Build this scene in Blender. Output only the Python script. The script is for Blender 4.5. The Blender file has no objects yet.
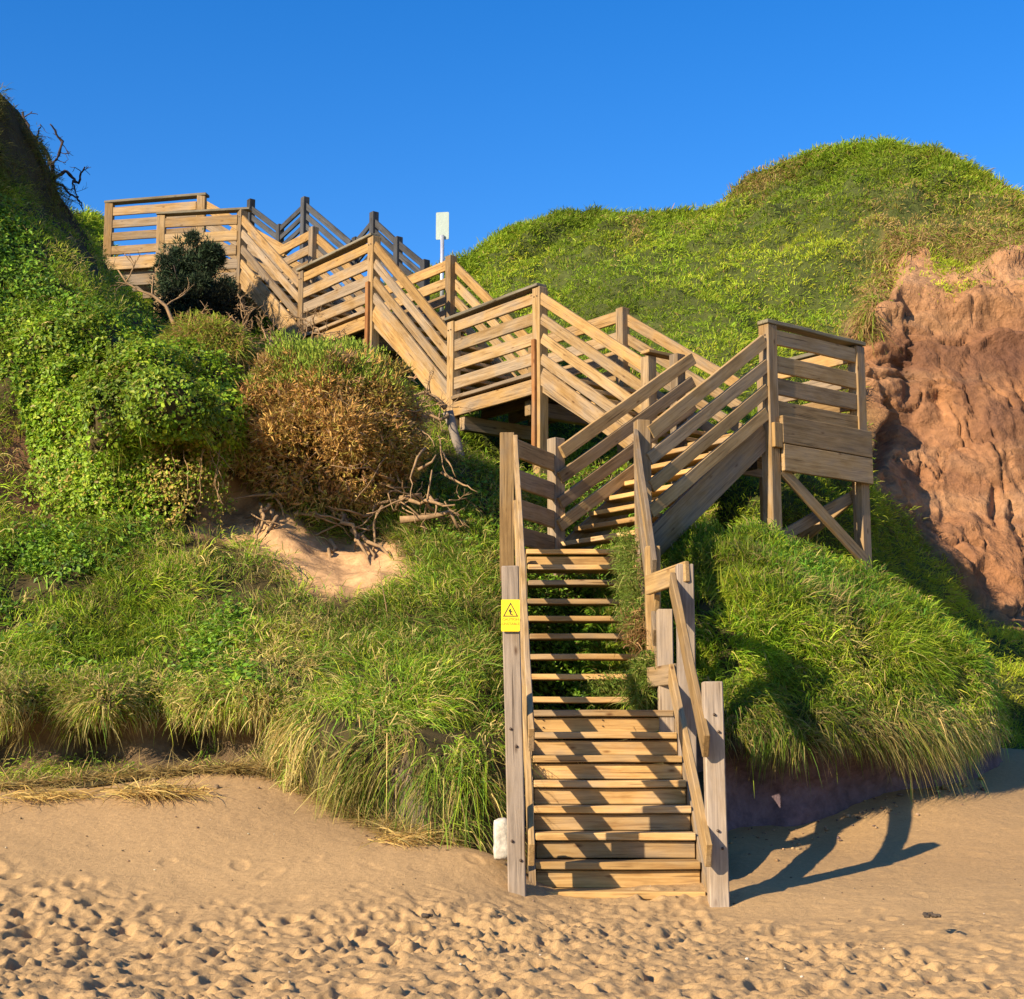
import bpy, bmesh, math, random
import numpy as np
from mathutils import Vector, Matrix
random.seed(7); RNG = np.random.default_rng(11)
SC = bpy.context.scene
COL = SC.collection
# ------------------------------------------------------------------ camera
F_PX, PITCH, YAW, H = 1567.25, .1574, .0063, 1.186
W_PX, H_PX = 1024, 999
cam = bpy.data.cameras.new('camera'); cam.sensor_fit = 'HORIZONTAL'; cam.sensor_width = 36
cam.lens = 36*F_PX/W_PX; cam.clip_start = .1; cam.clip_end = 2000
co = bpy.data.objects.new('camera', cam); COL.objects.link(co)
co.location = (0, 0, H); co.rotation_euler = (math.pi/2+PITCH, 0, -YAW)
SC.camera = co
SC.render.resolution_x, SC.render.resolution_y = W_PX, H_PX

def ray(px, py):
    px = np.asarray(px, float); py = np.asarray(py, float)
    a = (px-512)/F_PX; b = -(py-499.5)/F_PX
    cp, sp = math.cos(PITCH), math.sin(PITCH)
    y = cp-b*sp; z = sp+b*cp
    cy, sy = math.cos(YAW), math.sin(YAW)
    X = a*cy+y*sy; Y = -a*sy+y*cy
    return np.stack([X/Y, np.ones_like(X), z/Y], -1)
def at(px, py, Y):
    """the place in the world seen at a pixel, Y metres up the beach"""
    return ray(px, py)*np.asarray(Y, float)[..., None]+np.array([0, 0, H])
def atz(px, py, z):
    r = ray(px, py); return r*((z-H)/r[2])+np.array([0, 0, H])
V = lambda p: Vector([float(c) for c in p])

# ------------------------------------------------------------------ noise
def _hash(i, j, k, s):
    n = (i*374761393+j*668265263+k*2147483647+s*1274126177) & 0xffffffff
    n = ((n ^ (n >> 13))*1274126177) & 0xffffffff
    return ((n ^ (n >> 16)) & 0xffff)/65535.0
def vnoise(P, s=0):
    P = np.asarray(P, float); i = np.floor(P).astype(np.int64); f = P-i; f = f*f*(3-2*f)
    out = 0
    for dx in (0, 1):
        for dy in (0, 1):
            for dz in (0, 1):
                w = (f[..., 0] if dx else 1-f[..., 0])*(f[..., 1] if dy else 1-f[..., 1])*(f[..., 2] if dz else 1-f[..., 2])
                out = out+w*_hash(i[..., 0]+dx, i[..., 1]+dy, i[..., 2]+dz, s)
    return out*2-1
def fbm(P, freq=1., octv=4, s=0, gain=.5):
    P = np.asarray(P, float)*freq; a = 1.; out = 0; t = 0
    for o in range(octv):
        out = out+a*vnoise(P, s+o*17); t += a; a *= gain; P = P*2.03+3.7
    return out/t
def tps(src, val, dst, lam=1e-3):
    src = np.asarray(src, float); dst = np.asarray(dst, float); val = np.asarray(val, float)
    def phi(a, b):
        d = ((a[:, None, :]-b[None])**2).sum(-1); return .5*d*np.log(d+1e-12)
    n = len(src); d = src.shape[1]
    A = np.zeros((n+d+1, n+d+1)); A[:n, :n] = phi(src, src)+lam*np.eye(n)
    A[:n, n] = 1; A[:n, n+1:] = src; A[n, :n] = 1; A[n+1:, :n] = src.T
    w = np.linalg.solve(A, np.concatenate([val, np.zeros(d+1)]))
    out = np.empty(len(dst))
    for k in range(0, len(dst), 40000):
        q = dst[k:k+40000]
        out[k:k+40000] = phi(q, src)@w[:n]+w[n]+q@w[n+1:]
    return out
def sstep(a, b, x):
    t = np.clip((x-a)/(b-a), 0, 1); return t*t*(3-2*t)

# ------------------------------------------------------------------ bookkeeping
WM = {}
def tag(o, label=None, cat=None, group=None, kind=None):
    if label: o['label'] = label
    if cat: o['category'] = cat
    if group: o['group'] = group
    if kind: o['kind'] = kind
    return o
def link(o, parent=None, mw=None):
    COL.objects.link(o)
    mw = mw or Matrix.Identity(4); WM[o.name] = mw
    if parent is not None:
        o.parent = parent; o.matrix_parent_inverse = Matrix.Identity(4)
        o.matrix_local = WM[parent.name].inverted() @ mw
    else: o.matrix_world = mw
    return o
def empty(name, loc, label=None, cat=None, group=None):
    o = bpy.data.objects.new(name, None); o.empty_display_size = .2
    link(o, None, Matrix.Translation(V(loc))); return tag(o, label, cat, group)
def np_mesh(name, verts, faces_flat, sizes, mat, col=None, smooth=False, parent=None, origin=None, mw=None):
    """mesh from numpy arrays; col = per-vertex material colour"""
    me = bpy.data.meshes.new(name); n = len(verts)
    mw = mw or Matrix.Identity(4)
    if origin is not None:
        verts = np.asarray(verts)-np.asarray(origin); mw = Matrix.Translation(V(origin))
    me.vertices.add(n); me.vertices.foreach_set('co', np.asarray(verts, np.float32).ravel())
    me.loops.add(len(faces_flat)); me.loops.foreach_set('vertex_index', np.asarray(faces_flat, np.int32).ravel())
    sizes = np.asarray(sizes, np.int32); st = np.concatenate([[0], np.cumsum(sizes)[:-1]]).astype(np.int32)
    me.polygons.add(len(sizes)); me.polygons.foreach_set('loop_start', st)
    me.polygons.foreach_set('use_smooth', np.full(len(sizes), smooth))
    me.update(calc_edges=True)
    if col is not None:
        a = me.color_attributes.new('col', 'FLOAT_COLOR', 'POINT')
        c4 = np.concatenate([np.asarray(col), np.ones((n, 1))], 1).astype(np.float32)
        a.data.foreach_set('color', c4.ravel())
    me.materials.append(mat); me.validate()
    o = bpy.data.objects.new(name, me); link(o, parent, mw); return o

def unit(v): return v/(np.linalg.norm(v, axis=-1, keepdims=True)+1e-9)
def tube(path, r0, r1, k=6, wob=0.):
    path = np.asarray(path, float); m = len(path); t = unit(np.gradient(path, axis=0)); ref = np.array((.3, .2, .93))
    s = unit(np.cross(t, ref)); u = np.cross(t, s); a = np.linspace(0, 2*math.pi, k, endpoint=False)
    r = np.linspace(r0, r1, m)*(1+wob*RNG.normal(size=m))
    V_ = path[:, None]+r[:, None, None]*(np.cos(a)[None, :, None]*s[:, None]+np.sin(a)[None, :, None]*u[:, None])
    F_ = []
    for i in range(m-1):
        for j in range(k): F_ += [i*k+j, i*k+(j+1) % k, (i+1)*k+(j+1) % k, (i+1)*k+j]
    S_ = [4]*((m-1)*k)
    F_ += list(range(k))[::-1]+[(m-1)*k+j for j in range(k)]; S_ += [k, k]
    return V_.reshape(-1, 3), np.array(F_), np.array(S_), np.zeros((m*k, 3))
# ------------------------------------------------------------------ materials
def new_mat(name):
    m = bpy.data.materials.new(name); m.use_nodes = True
    nt = m.node_tree; nt.nodes.clear()
    out = nt.nodes.new('ShaderNodeOutputMaterial')
    return m, nt, out
def N(nt, t, **kw):
    n = nt.nodes.new(t)
    for k, v in kw.items():
        if k in n.inputs: n.inputs[k].default_value = v
        else: setattr(n, k, v)
    return n
def ramp(nt, fac, stops):
    r = nt.nodes.new('ShaderNodeValToRGB'); e = r.color_ramp.elements
    while len(e) < len(stops): e.new(.5)
    for el, (p, c) in zip(e, stops): el.position = p; el.color = (*c, 1)
    nt.links.new(fac, r.inputs['Fac']); return r
def mixc(nt, fac, a, b, mode='MIX'):
    m = nt.nodes.new('ShaderNodeMix'); m.data_type = 'RGBA'; m.blend_type = mode
    for sock, v in ((m.inputs[0], fac), (m.inputs[6], a), (m.inputs[7], b)):
        if hasattr(v, 'is_output'): nt.links.new(v, sock)
        elif isinstance(v, (int, float)): sock.default_value = v
        else: sock.default_value = (*v, 1)
    return m.outputs[2]

def wood_mat(name, light, dark, grey, greyness, rough=.75):
    m, nt, out = new_mat(name); L = nt.links.new
    tc = N(nt, 'ShaderNodeTexCoord'); oi = N(nt, 'ShaderNodeObjectInfo')
    off = N(nt, 'ShaderNodeVectorMath', operation='ADD')
    mul = N(nt, 'ShaderNodeMath', operation='MULTIPLY'); mul.inputs[1].default_value = 57.
    L(oi.outputs['Random'], mul.inputs[0]); L(tc.outputs['Object'], off.inputs[0]); L(mul.outputs[0], off.inputs[1])
    mp = N(nt, 'ShaderNodeMapping'); mp.inputs['Scale'].default_value = (.9, 17, 17); L(off.outputs[0], mp.inputs[0])
    g = N(nt, 'ShaderNodeTexNoise', Scale=2.2, Detail=7., Roughness=.62, Distortion=.7); L(mp.outputs[0], g.inputs['Vector'])
    mp2 = N(nt, 'ShaderNodeMapping'); mp2.inputs['Scale'].default_value = (1.3, 3.2, 3.2); L(off.outputs[0], mp2.inputs[0])
    st = N(nt, 'ShaderNodeTexNoise', Scale=1.6, Detail=4., Roughness=.6); L(mp2.outputs[0], st.inputs['Vector'])
    mp3 = N(nt, 'ShaderNodeMapping'); mp3.inputs['Scale'].default_value = (2.2, 6, 6); L(off.outputs[0], mp3.inputs[0])
    kn = N(nt, 'ShaderNodeTexVoronoi', Scale=1.3); L(mp3.outputs[0], kn.inputs['Vector'])
    base = ramp(nt, g.outputs['Fac'], [(.28, dark), (.47, [a*.6+b*.4 for a, b in zip(light, dark)]), (.66, light)])
    gs = N(nt, 'ShaderNodeMath', operation='MULTIPLY_ADD'); gs.inputs[1].default_value = .9; gs.inputs[2].default_value = greyness-.45
    L(oi.outputs['Random'], gs.inputs[0])
    gr = N(nt, 'ShaderNodeMath', operation='MULTIPLY_ADD', use_clamp=True); L(st.outputs['Fac'], gr.inputs[0]); gr.inputs[1].default_value = 3.2
    sub = N(nt, 'ShaderNodeMath', operation='ADD'); L(gs.outputs[0], sub.inputs[0]); sub.inputs[1].default_value = -1.6
    L(sub.outputs[0], gr.inputs[2])
    greyc = ramp(nt, g.outputs['Fac'], [(.3, [c*.5 for c in grey]), (.62, grey)])
    c1 = mixc(nt, gr.outputs[0], base.outputs[0], greyc.outputs[0])
    kr = ramp(nt, kn.outputs['Distance'], [(.03, (.28, .17, .1)), (.13, (1, 1, 1))])
    c2 = mixc(nt, .85, c1, kr.outputs[0], 'MULTIPLY')
    # thin drying cracks along the grain
    mp4 = N(nt, 'ShaderNodeMapping'); mp4.inputs['Scale'].default_value = (.7, 30, 30); L(off.outputs[0], mp4.inputs[0])
    ck = N(nt, 'ShaderNodeTexNoise', Scale=1.9, Detail=3., Roughness=.5); L(mp4.outputs[0], ck.inputs['Vector'])
    cr = ramp(nt, ck.outputs['Fac'], [(.30, (.25, .2, .17)), (.37, (1, 1, 1))])
    c3 = mixc(nt, .8, c2, cr.outputs[0], 'MULTIPLY')
    sr = ramp(nt, st.outputs['Fac'], [(.30, (.58, .55, .52)), (.50, (1, 1, 1))]); c3 = mixc(nt, .75, c3, sr.outputs[0], 'MULTIPLY')
    # board to board brightness
    bv = N(nt, 'ShaderNodeMath', operation='MULTIPLY_ADD'); bv.inputs[1].default_value = 7.31; L(oi.outputs['Random'], bv.inputs[0])
    fr = N(nt, 'ShaderNodeMath', operation='FRACT'); L(bv.outputs[0], fr.inputs[0])
    br = ramp(nt, fr.outputs[0], [(0, (.58, .57, .56)), (1, (1.05, 1.05, 1.05))])
    c4 = mixc(nt, 1., c3, br.outputs[0], 'MULTIPLY')
    p = N(nt, 'ShaderNodeBsdfPrincipled', Roughness=rough); p.inputs['Specular IOR Level'].default_value = .25
    L(c4, p.inputs['Base Color'])
    b = N(nt, 'ShaderNodeBump', Strength=.5, Distance=.006)
    bm_ = N(nt, 'ShaderNodeMath', operation='MULTIPLY'); L(g.outputs['Fac'], bm_.inputs[0]); L(cr.outputs[0], bm_.inputs[1])
    L(bm_.outputs[0], b.inputs['Height']); L(b.outputs[0], p.inputs['Normal'])
    L(p.outputs[0], out.inputs['Surface']); return m
WOOD = wood_mat('pine_boards', (.44, .285, .118), (.19, .11, .04), (.31, .235, .155), .55)
HONEY = wood_mat('honey_pine', (.45, .28, .10), (.24, .13, .042), (.30, .22, .14), .25)
TREADW = wood_mat('sanded_treads', (.66, .42, .16), (.36, .185, .055), (.46, .33, .19), .15)
GREYW = wood_mat('grey_timber', (.50, .325, .135), (.24, .145, .055), (.40, .285, .165), .45)
POSTW = wood_mat('salt_greyed_posts', (.44, .33, .215), (.25, .175, .10), (.36, .285, .215), .8)
MOSSW = wood_mat('mossy_caps', (.26, .22, .13), (.12, .1, .055), (.24, .21, .15), .6)
DARKW = wood_mat('shade_dark_timber', (.06, .06, .06), (.03, .03, .03), (.075, .078, .085), .7)  # darkened base colour stands in for hill shade on the far rails
ORANGE = wood_mat('orange_split_wood', (.42, .19, .06), (.2, .08, .028), (.34, .2, .1), .3)

def leaf_mat(name, transl=.3, rough=.6, spec=.2):
    m, nt, out = new_mat(name); L = nt.links.new
    a = N(nt, 'ShaderNodeAttribute', attribute_name='col')
    p = N(nt, 'ShaderNodeBsdfPrincipled', Roughness=rough); p.inputs['Specular IOR Level'].default_value = spec
    L(a.outputs['Color'], p.inputs['Base Color'])
    t = N(nt, 'ShaderNodeBsdfTranslucent'); L(a.outputs['Color'], t.inputs['Color'])
    mx = N(nt, 'ShaderNodeMixShader'); mx.inputs[0].default_value = transl
    L(p.outputs[0], mx.inputs[1]); L(t.outputs[0], mx.inputs[2]); L(mx.outputs[0], out.inputs['Surface'])
    return m
GRASS = leaf_mat('grass_blades', .42); LEAF = leaf_mat('leaves', .35, .5, .3); NEEDLE = leaf_mat('needles', .15, .8, .1)
def terrain_mat(name, nscale=9., bump=.5, bdist=.05, lo=.6, hi=1.25):
    m, nt, out = new_mat(name); L = nt.links.new
    a = N(nt, 'ShaderNodeAttribute', attribute_name='col'); tc = N(nt, 'ShaderNodeTexCoord')
    n = N(nt, 'ShaderNodeTexNoise', Scale=nscale, Detail=9., Roughness=.65); L(tc.outputs['Object'], n.inputs['Vector'])
    r = ramp(nt, n.outputs['Fac'], [(.3, (lo,)*3), (.7, (hi,)*3)])
    c = mixc(nt, 1., a.outputs['Color'], r.outputs[0], 'MULTIPLY')
    p = N(nt, 'ShaderNodeBsdfPrincipled', Roughness=.95); p.inputs['Specular IOR Level'].default_value = .1
    L(c, p.inputs['Base Color'])
    b = N(nt, 'ShaderNodeBump', Strength=bump, Distance=bdist); L(n.outputs['Fac'], b.inputs['Height']); L(b.outputs[0], p.inputs['Normal'])
    L(p.outputs[0], out.inputs['Surface']); return m
SOIL = terrain_mat('bank_soil'); CLIFFM = terrain_mat('cliff_rock', 7., 1., .10, .66, 1.18)
def sand_mat():
    m, nt, out = new_mat('beach_sand'); L = nt.links.new
    a = N(nt, 'ShaderNodeAttribute', attribute_name='col'); tc = N(nt, 'ShaderNodeTexCoord')
    n = N(nt, 'ShaderNodeTexNoise', Scale=160., Detail=4., Roughness=.7); L(tc.outputs['Object'], n.inputs['Vector'])
    n2 = N(nt, 'ShaderNodeTexNoise', Scale=28., Detail=6., Roughness=.65); L(tc.outputs['Object'], n2.inputs['Vector'])
    r = ramp(nt, n.outputs['Fac'], [(.25, (.62,)*3), (.5, (1.,)*3), (.75, (1.15,)*3)])
    r2 = ramp(nt, n2.outputs['Fac'], [(.3, (.82,)*3), (.7, (1.1,)*3)])
    c = mixc(nt, 1., a.outputs['Color'], r.outputs[0], 'MULTIPLY'); c = mixc(nt, 1., c, r2.outputs[0], 'MULTIPLY')
    p = N(nt, 'ShaderNodeBsdfPrincipled', Roughness=.95); p.inputs['Specular IOR Level'].default_value = .15
    L(c, p.inputs['Base Color'])
    h = N(nt, 'ShaderNodeMath', operation='MULTIPLY_ADD'); L(n2.outputs['Fac'], h.inputs[0]); h.inputs[1].default_value = 2.; L(n.outputs['Fac'], h.inputs[2])
    b = N(nt, 'ShaderNodeBump', Strength=.6, Distance=.008); L(h.outputs[0], b.inputs['Height']); L(b.outputs[0], p.inputs['Normal'])
    L(p.outputs[0], out.inputs['Surface']); return m
SAND = sand_mat()
def plain_mat(name, colr, rough=.6, metal=0., nz=.15, scale=20.):
    m, nt, out = new_mat(name); L = nt.links.new
    tc = N(nt, 'ShaderNodeTexCoord'); n = N(nt, 'ShaderNodeTexNoise', Scale=scale, Detail=5., Roughness=.6); L(tc.outputs['Object'], n.inputs['Vector'])
    r = ramp(nt, n.outputs['Fac'], [(.3, [c*(1-nz) for c in colr]), (.7, [min(1, c*(1+nz)) for c in colr])])
    p = N(nt, 'ShaderNodeBsdfPrincipled', Roughness=rough, Metallic=metal); L(r.outputs[0], p.inputs['Base Color'])
    b = N(nt, 'ShaderNodeBump', Strength=.4, Distance=.01); L(n.outputs['Fac'], b.inputs['Height']); L(b.outputs[0], p.inputs['Normal'])
    L(p.outputs[0], out.inputs['Surface']); return m
BARK = plain_mat('dry_bark', (.24, .15, .072), .9, 0, .35, 14); DARKBARK = plain_mat('dark_bark', (.035, .022, .018), .9, 0, .3, 14)
DRIFT = plain_mat('grey_driftwood', (.22, .18, .14), .9, 0, .3, 12)
BOLTM = plain_mat('rusty_bolt', (.07, .045, .03), .6, .4, .2)
YELLOW = plain_mat('sign_yellow', (.82, .58, .01), .45, 0, .03, 8); BLACKP = plain_mat('sign_black', (.03, .025, .01), .6, 0, .05)
OLIVEP = plain_mat('sign_faded_letters', (.34, .23, .008), .6, 0, .05)
PANELM = plain_mat('sign_back_grey', (.27, .33, .29), .45, .2, .06, 6); STEEL = plain_mat('galvanised_steel', (.62, .64, .66), .35, .6, .08)
CHALK = plain_mat('white_stone', (.44, .40, .33), .9, 0, .3, 30); WEED = plain_mat('dark_seaweed', (.05, .035, .022), .8, 0, .3)

# ------------------------------------------------------------------ boards
def board(name, p0, p1, w, h, parent, mat, up=(0, 0, 1), label=None, seg=None, warp=.004, bev=.006):
    """a sawn board from p0 to p1 (centre line); w across, h along 'up'; its grain runs along local X"""
    p0, p1 = V(p0), V(p1); d = p1-p0; Ln = d.length; x = d.normalized(); up = V(up)
    y = up.cross(x).normalized(); z = x.cross(y)
    mw = Matrix((x, y, z)).transposed().to_4x4(); mw.translation = (p0+p1)/2
    bm = bmesh.new(); k = seg or max(1, int(Ln/.5)); rings = []
    oy = oz = 0
    for i in range(k+1):
        t = -Ln/2+Ln*i/k
        if 0 < i < k: oy, oz = random.uniform(-warp, warp), random.uniform(-warp, warp)
        else: oy = oz = 0
        sx = random.uniform(-.006, .006) if i in (0, k) else 0
        rings.append([bm.verts.new((t+sx, a*w/2+oy, b*h/2+oz)) for a, b in ((-1, -1), (1, -1), (1, 1), (-1, 1))])
    for r, s in zip(rings, rings[1:]):
        for j in range(4): bm.faces.new((r[j], s[j], s[(j+1) % 4], r[(j+1) % 4]))
    bm.faces.new(rings[0]); bm.faces.new(rings[-1][::-1])
    bmesh.ops.recalc_face_normals(bm, faces=bm.faces)
    eds = [e for e in bm.edges if e.is_manifold and e.calc_face_angle(0) > .7]
    bmesh.ops.bevel(bm, geom=eds, offset=min(bev, w*.2, h*.2), segments=1, affect='EDGES')
    me = bpy.data.meshes.new(name); bm.to_mesh(me); bm.free(); me.materials.append(mat)
    o = bpy.data.objects.new(name, me); link(o, parent, mw)
    if label: o['label'] = label
    return o
def multi_board(name, items, parent, mat, origin):
    """several sawn members that form one part (stringers, joists)"""
    vs, fl, sz = [], [], []
    for p0, p1, w, h, up in items:
        p0, p1 = V(p0), V(p1); x = (p1-p0).normalized(); y = V(up).cross(x).normalized(); z = x.cross(y)
        b = len(vs)
        for q in (p0, p1):
            for a, c in ((-1, -1), (1, -1), (1, 1), (-1, 1)): vs.append(q+y*a*w/2+z*c*h/2)
        for f in ((0, 3, 2, 1), (4, 5, 6, 7), (0, 1, 5, 4), (1, 2, 6, 5), (2, 3, 7, 6), (3, 0, 4, 7)):
            fl += [b+i for i in f]; sz.append(4)
    p0, p1, w, h, up = items[0]; x = (V(p1)-V(p0)).normalized(); y = V(up).cross(x).normalized(); z = x.cross(y)
    mw = Matrix((x, y, z)).transposed().to_4x4(); mw.translation = V(origin); inv = mw.inverted()
    return np_mesh(name, np.array([tuple(inv @ v) for v in vs]), fl, sz, mat, parent=parent, mw=mw)
def post(p, z0, z1, parent, mat, s=.145, az=0., name='post', label=None, lean=(0, 0)):
    d = (math.cos(az), math.sin(az), 0)
    return board(name, (p[0], p[1], z0), (p[0]+lean[0], p[1]+lean[1], z1), s, s, parent, mat, up=d, label=label, warp=.003, bev=.008)
def rails(a, b, za, zb, offs, parent, hts, mat=WOOD, thick=.045, ext=0.03, names=None, mats=None):
    """parallel boards from plan point a at height za to b at zb; offs are drops below the top line"""
    a, b = np.array(a, float), np.array(b, float); d = (b-a)/np.linalg.norm(b-a)
    s = (zb-za)/np.linalg.norm(b-a)
    a2, b2 = a-d*ext, b+d*ext
    for i, (o_, h) in enumerate(zip(offs, hts)):
        j = random.uniform(-.012, .012); e0 = random.uniform(-.02, .02); e1 = random.uniform(-.02, .02)
        board('handrail' if i == 0 else 'rail', (*(a2-d*e0), za-o_+j-s*ext), (*(b2+d*e1), zb-o_+j+s*ext), thick, h, parent,
              (mats[i] if mats else (HONEY if i == 0 else mat)))
# plan of the upper stair: a straight run to the back left, turned 37.5 degrees
AL = math.radians(37.5); p_ = np.array([math.cos(AL), math.sin(AL)]); q_ = np.array([-math.sin(AL), math.cos(AL)])
ST = empty('wooden_staircase', (.85, 11.3, .05), 'long weathered timber staircase with landings climbing from the sand up the grassy cliff', 'staircase')
R, RUN, Y1, XL, XR = .1878, .2785, 11.318, .2455, 1.4455

# ---- lower flight, closed risers
n1 = 8
yA = Y1-.08; zA0 = R-.03
fl1 = multi_board('stair_flight', [((x, Y1-.05, -.02), (x, Y1+RUN*8.3, R*8.3-.07), .05, .27, (0, 0, 1)) for x in (XL-.028, XR+.028)], ST, WOOD, (.85, 12.3, .7))
for i in range(n1):
    y = Y1+RUN*i; z = R*(i+1); dp = .31 if i < 7 else .62
    board('tread', (XL+.003, y+dp/2, z-.027), (XR-.003, y+dp/2, z-.027), dp, .054, fl1, TREADW, warp=.006)
    board('riser', (XL+.003, y+.06, z-.125), (XR-.003, y+.06, z-.125), .03, .122, fl1, TREADW, warp=.005)
board('riser', (XL+.003, Y1+.07, -.05), (XR-.003, Y1+.07, -.05), .03, .17, fl1, TREADW)
# handrails and posts of the lower flight
post((.120, 11.17), -.35, 2.47, fl1, POSTW, .125, 0, lean=(-.064, 0), label='tall grey corner post with the yellow sign')
post((1.513, 11.17), -.4, 1.655, fl1, POSTW, .138, 0, lean=(-.025, 0))
post((1.505, 12.87), .3, 2.68, fl1, POSTW, .14, 0)
board('handrail', (1.416, 10.99, 1.20), (1.412, 12.95, 2.55), .045, .19, fl1, GREYW)
board('rail', (1.416, 10.97, .46), (1.412, 13.15, 1.80), .045, .19, fl1, GREYW)
board('handrail', (1.52, 12.78, 2.62), (1.25, 13.42, 2.57), .045, .17, fl1, GREYW)
board('rail', (1.46, 13.1, 1.80), (1.25, 13.45, 1.78), .045, .17, fl1, GREYW)
# left rails run the whole way to the first landing
for k, (z0, z1, y0) in enumerate(((1.24, 4.28, 11.05), (.46, 3.60, 11.05))):
    board('handrail' if k == 0 else 'rail', (.205, y0, z0), (.135, 15.80, z1), .045, .19, fl1, GREYW)
# ---- second flight, open risers
X2R = 1.34
fl2 = multi_board('stair_flight', [((x, Y1+RUN*7.9, R*7.8-.10), (x, Y1+RUN*16.1, R*16.6-.10), .05, .27, (0, 0, 1)) for x in (XL-.028, X2R+.03)], ST, WOOD, (.8, 14.6, 2.3))
for i in range(8, 17):
    y = Y1+RUN*i+(.05 if i < 10 else 0); z = R*(i+1)-(.045 if i < 11 else .03 if i < 14 else .012); z = z+(-.02 if i == 8 else 0)
    board('tread', (XL+.003, y+.135, z-.025), (X2R, y+.135, z-.025), .27, .05, fl2, TREADW, warp=.006)
board('riser', (XL+.003, Y1+RUN*16+.05, R*17-.17), (X2R, Y1+RUN*16+.05, R*17-.17), .03, .17, fl2, TREADW)
post((1.325, 13.72), .9, 2.94, fl2, WOOD, .13, 0)
post((1.385, 13.35), .8, 2.35, fl2, POSTW, .13, 0)
for k in range(4):
    dz = k*.30
    board('handrail' if k == 0 else 'rail', (1.315+.02*(k % 2), 13.45, 2.72-dz), (1.375+.02*(k % 2), 15.83, 4.36-dz*.9), .045, .17, fl2, WOOD)
# ---- first landing, a turning triangle
dA = R*17
A0, A1, A2 = np.array((.05, 15.82)), np.array((1.46, 15.82)), np.array((.59, 16.93))
vs = [(XL-.05, 15.86, dA), (1.40, 15.86, dA), (1.40, 15.9, dA), (.62, 16.88, dA), (.12, 15.95, dA)]
vs = np.array(vs+[(x, y, z-.05) for x, y, z in vs]); nn = 5
ff = [0, 1, 2, 3, 4, 9, 8, 7, 6, 5]; ss = [5, 5]
for i in range(nn): ff += [i, i+5, (i+1) % 5+5, (i+1) % 5]; ss.append(4)
la = np_mesh('landing', vs, ff, ss, TREADW, parent=ST, origin=(.7, 16.2, dA))
post(A0, 1.2, 4.38, la, WOOD, .15, 0); post(A1+np.array((-.02, .02)), 2.3, 4.52, la, WOOD, .145, .2); post(A2, 2.2, 4.55, la, WOOD, .145, AL)
rails(A0, A2, 4.27, 4.27, (.0, .33, .62, .90), la, (.19, .19, .19, .19), GREYW, mats=[GREYW]*4)

# ---- third flight, up and to the right
dB, dC, dD, dE = 4.72, 6.03, 7.79, 9.41
T = np.array((2.96, 16.96)); W3 = 1.45
zt = 5.85
def flight(a, d, n, z0, z1, w, L, parent_name='stair_flight', mat=WOOD, sh=.23):
    """treads rising along d from plan point a; w is the width vector"""
    d = np.array(d); wv = np.array(w); e = a+d*L
    st = []
    for s in (0.0, 1.0):
        o = a+wv*s
        st.append(((*(o-d*.05), z0-.10), (*(o+d*(L+.02)), z1-.10), .05, sh, (0, 0, 1)))
    f = multi_board(parent_name, st, ST, mat, (*(a+wv*.5+d*L/2), (z0+z1)/2))
    r = (z1-z0)/n; run = L/n
    for i in range(n-1):
        c = a+d*(run*(i+.5)+.0); z = z0+r*(i+1)
        board('tread', (*(c+wv*.025), z-.025), (*(c+wv*.975), z-.025), run+.03, .05, f, TREADW, up=(0, 0, 1))
    return f
RO = (.10, .38, .645, .91); RH = (.145, .135, .135, .135)
a3 = A1+np.array((0, .0)); L3 = np.linalg.norm(T-a3); d3 = (T-a3)/L3
f3 = flight(a3+q_*.03, d3, 8, dA+.02, dB, q_*(W3-.05), L3-.08, mat=HONEY, sh=.30)
rails(a3-q_*.05+d3*.02, T-q_*.03-d3*.07, 4.48, zt-.05-.05, RO, f3, RH, GREYW, mats=[GREYW]*4, ext=.0)
rails(A2+p_*.03-q_*.09, A2+d3*1.98-q_*.09, 4.50, 5.82, RO, f3, RH, GREYW, mats=[GREYW]*4, ext=.04)
post(A2+d3*1.88+q_*.02, 3.2, 5.80, f3, WOOD, .14, AL)

def deck(name, corner, u, lu, v, lv, z, zpost=None, fascia=True):
    """joists and a rim as the part; deck boards as children"""
    items = []
    c = np.array(corner)
    for k in range(4):
        s = lv*(k+.0)/3; s = min(max(s, .05), lv-.05)
        items.append(((*(c+u*.03+v*s), z-.16), (*(c+u*(lu-.03)+v*s), z-.16), .045, .20, (0, 0, 1)))
    m = multi_board(name, items, ST, WOOD, (*(c+u*lu/2+v*lv/2), z-.16))
    nb = int(lu/.145)
    for k in range(nb):
        s = (k+.5)*lu/nb
        board('deck_board', (*(c+u*s-v*.015), z-.026), (*(c+u*s+v*(lv+.015)), z-.026), lu/nb-.003, .045, m, TREADW)
    return m
# ---- corner landing on its trestle
LB = 1.50
lb = deck('landing', T, p_, LB, q_, W3, dB)
post(T, 3.0, zt, lb, WOOD, .15, AL); post(T+p_*LB, 2.8, zt-.01, lb, HONEY, .145, AL)
post(T+p_*LB+q_*W3, 3.0, zt-.05, lb, WOOD, .145, AL); post(T+q_*W3+p_*.05, 3.0, dB-.02, lb, WOOD, .145, AL)
board('cap', (*(T-p_*.10-q_*.01), zt+.022), (*(T+p_*(LB+.08)-q_*.01), zt+.022), .16, .044, lb, MOSSW)
rails(T-q_*.03+p_*.07, T+p_*(LB-.06)-q_*.03, zt, zt, (.14, .44, .70, .95), lb, (.17, .19, .19, .19), GREYW, mats=[GREYW]*4, ext=0)
for k, o_ in enumerate((1.19, 1.505)):
    board('fascia', (*(T-q_*.105+p_*.07), zt-o_), (*(T+p_*(LB+.075)-q_*.105), zt-o_), .05, .31 if k == 0 else .30, lb, GREYW)
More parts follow.
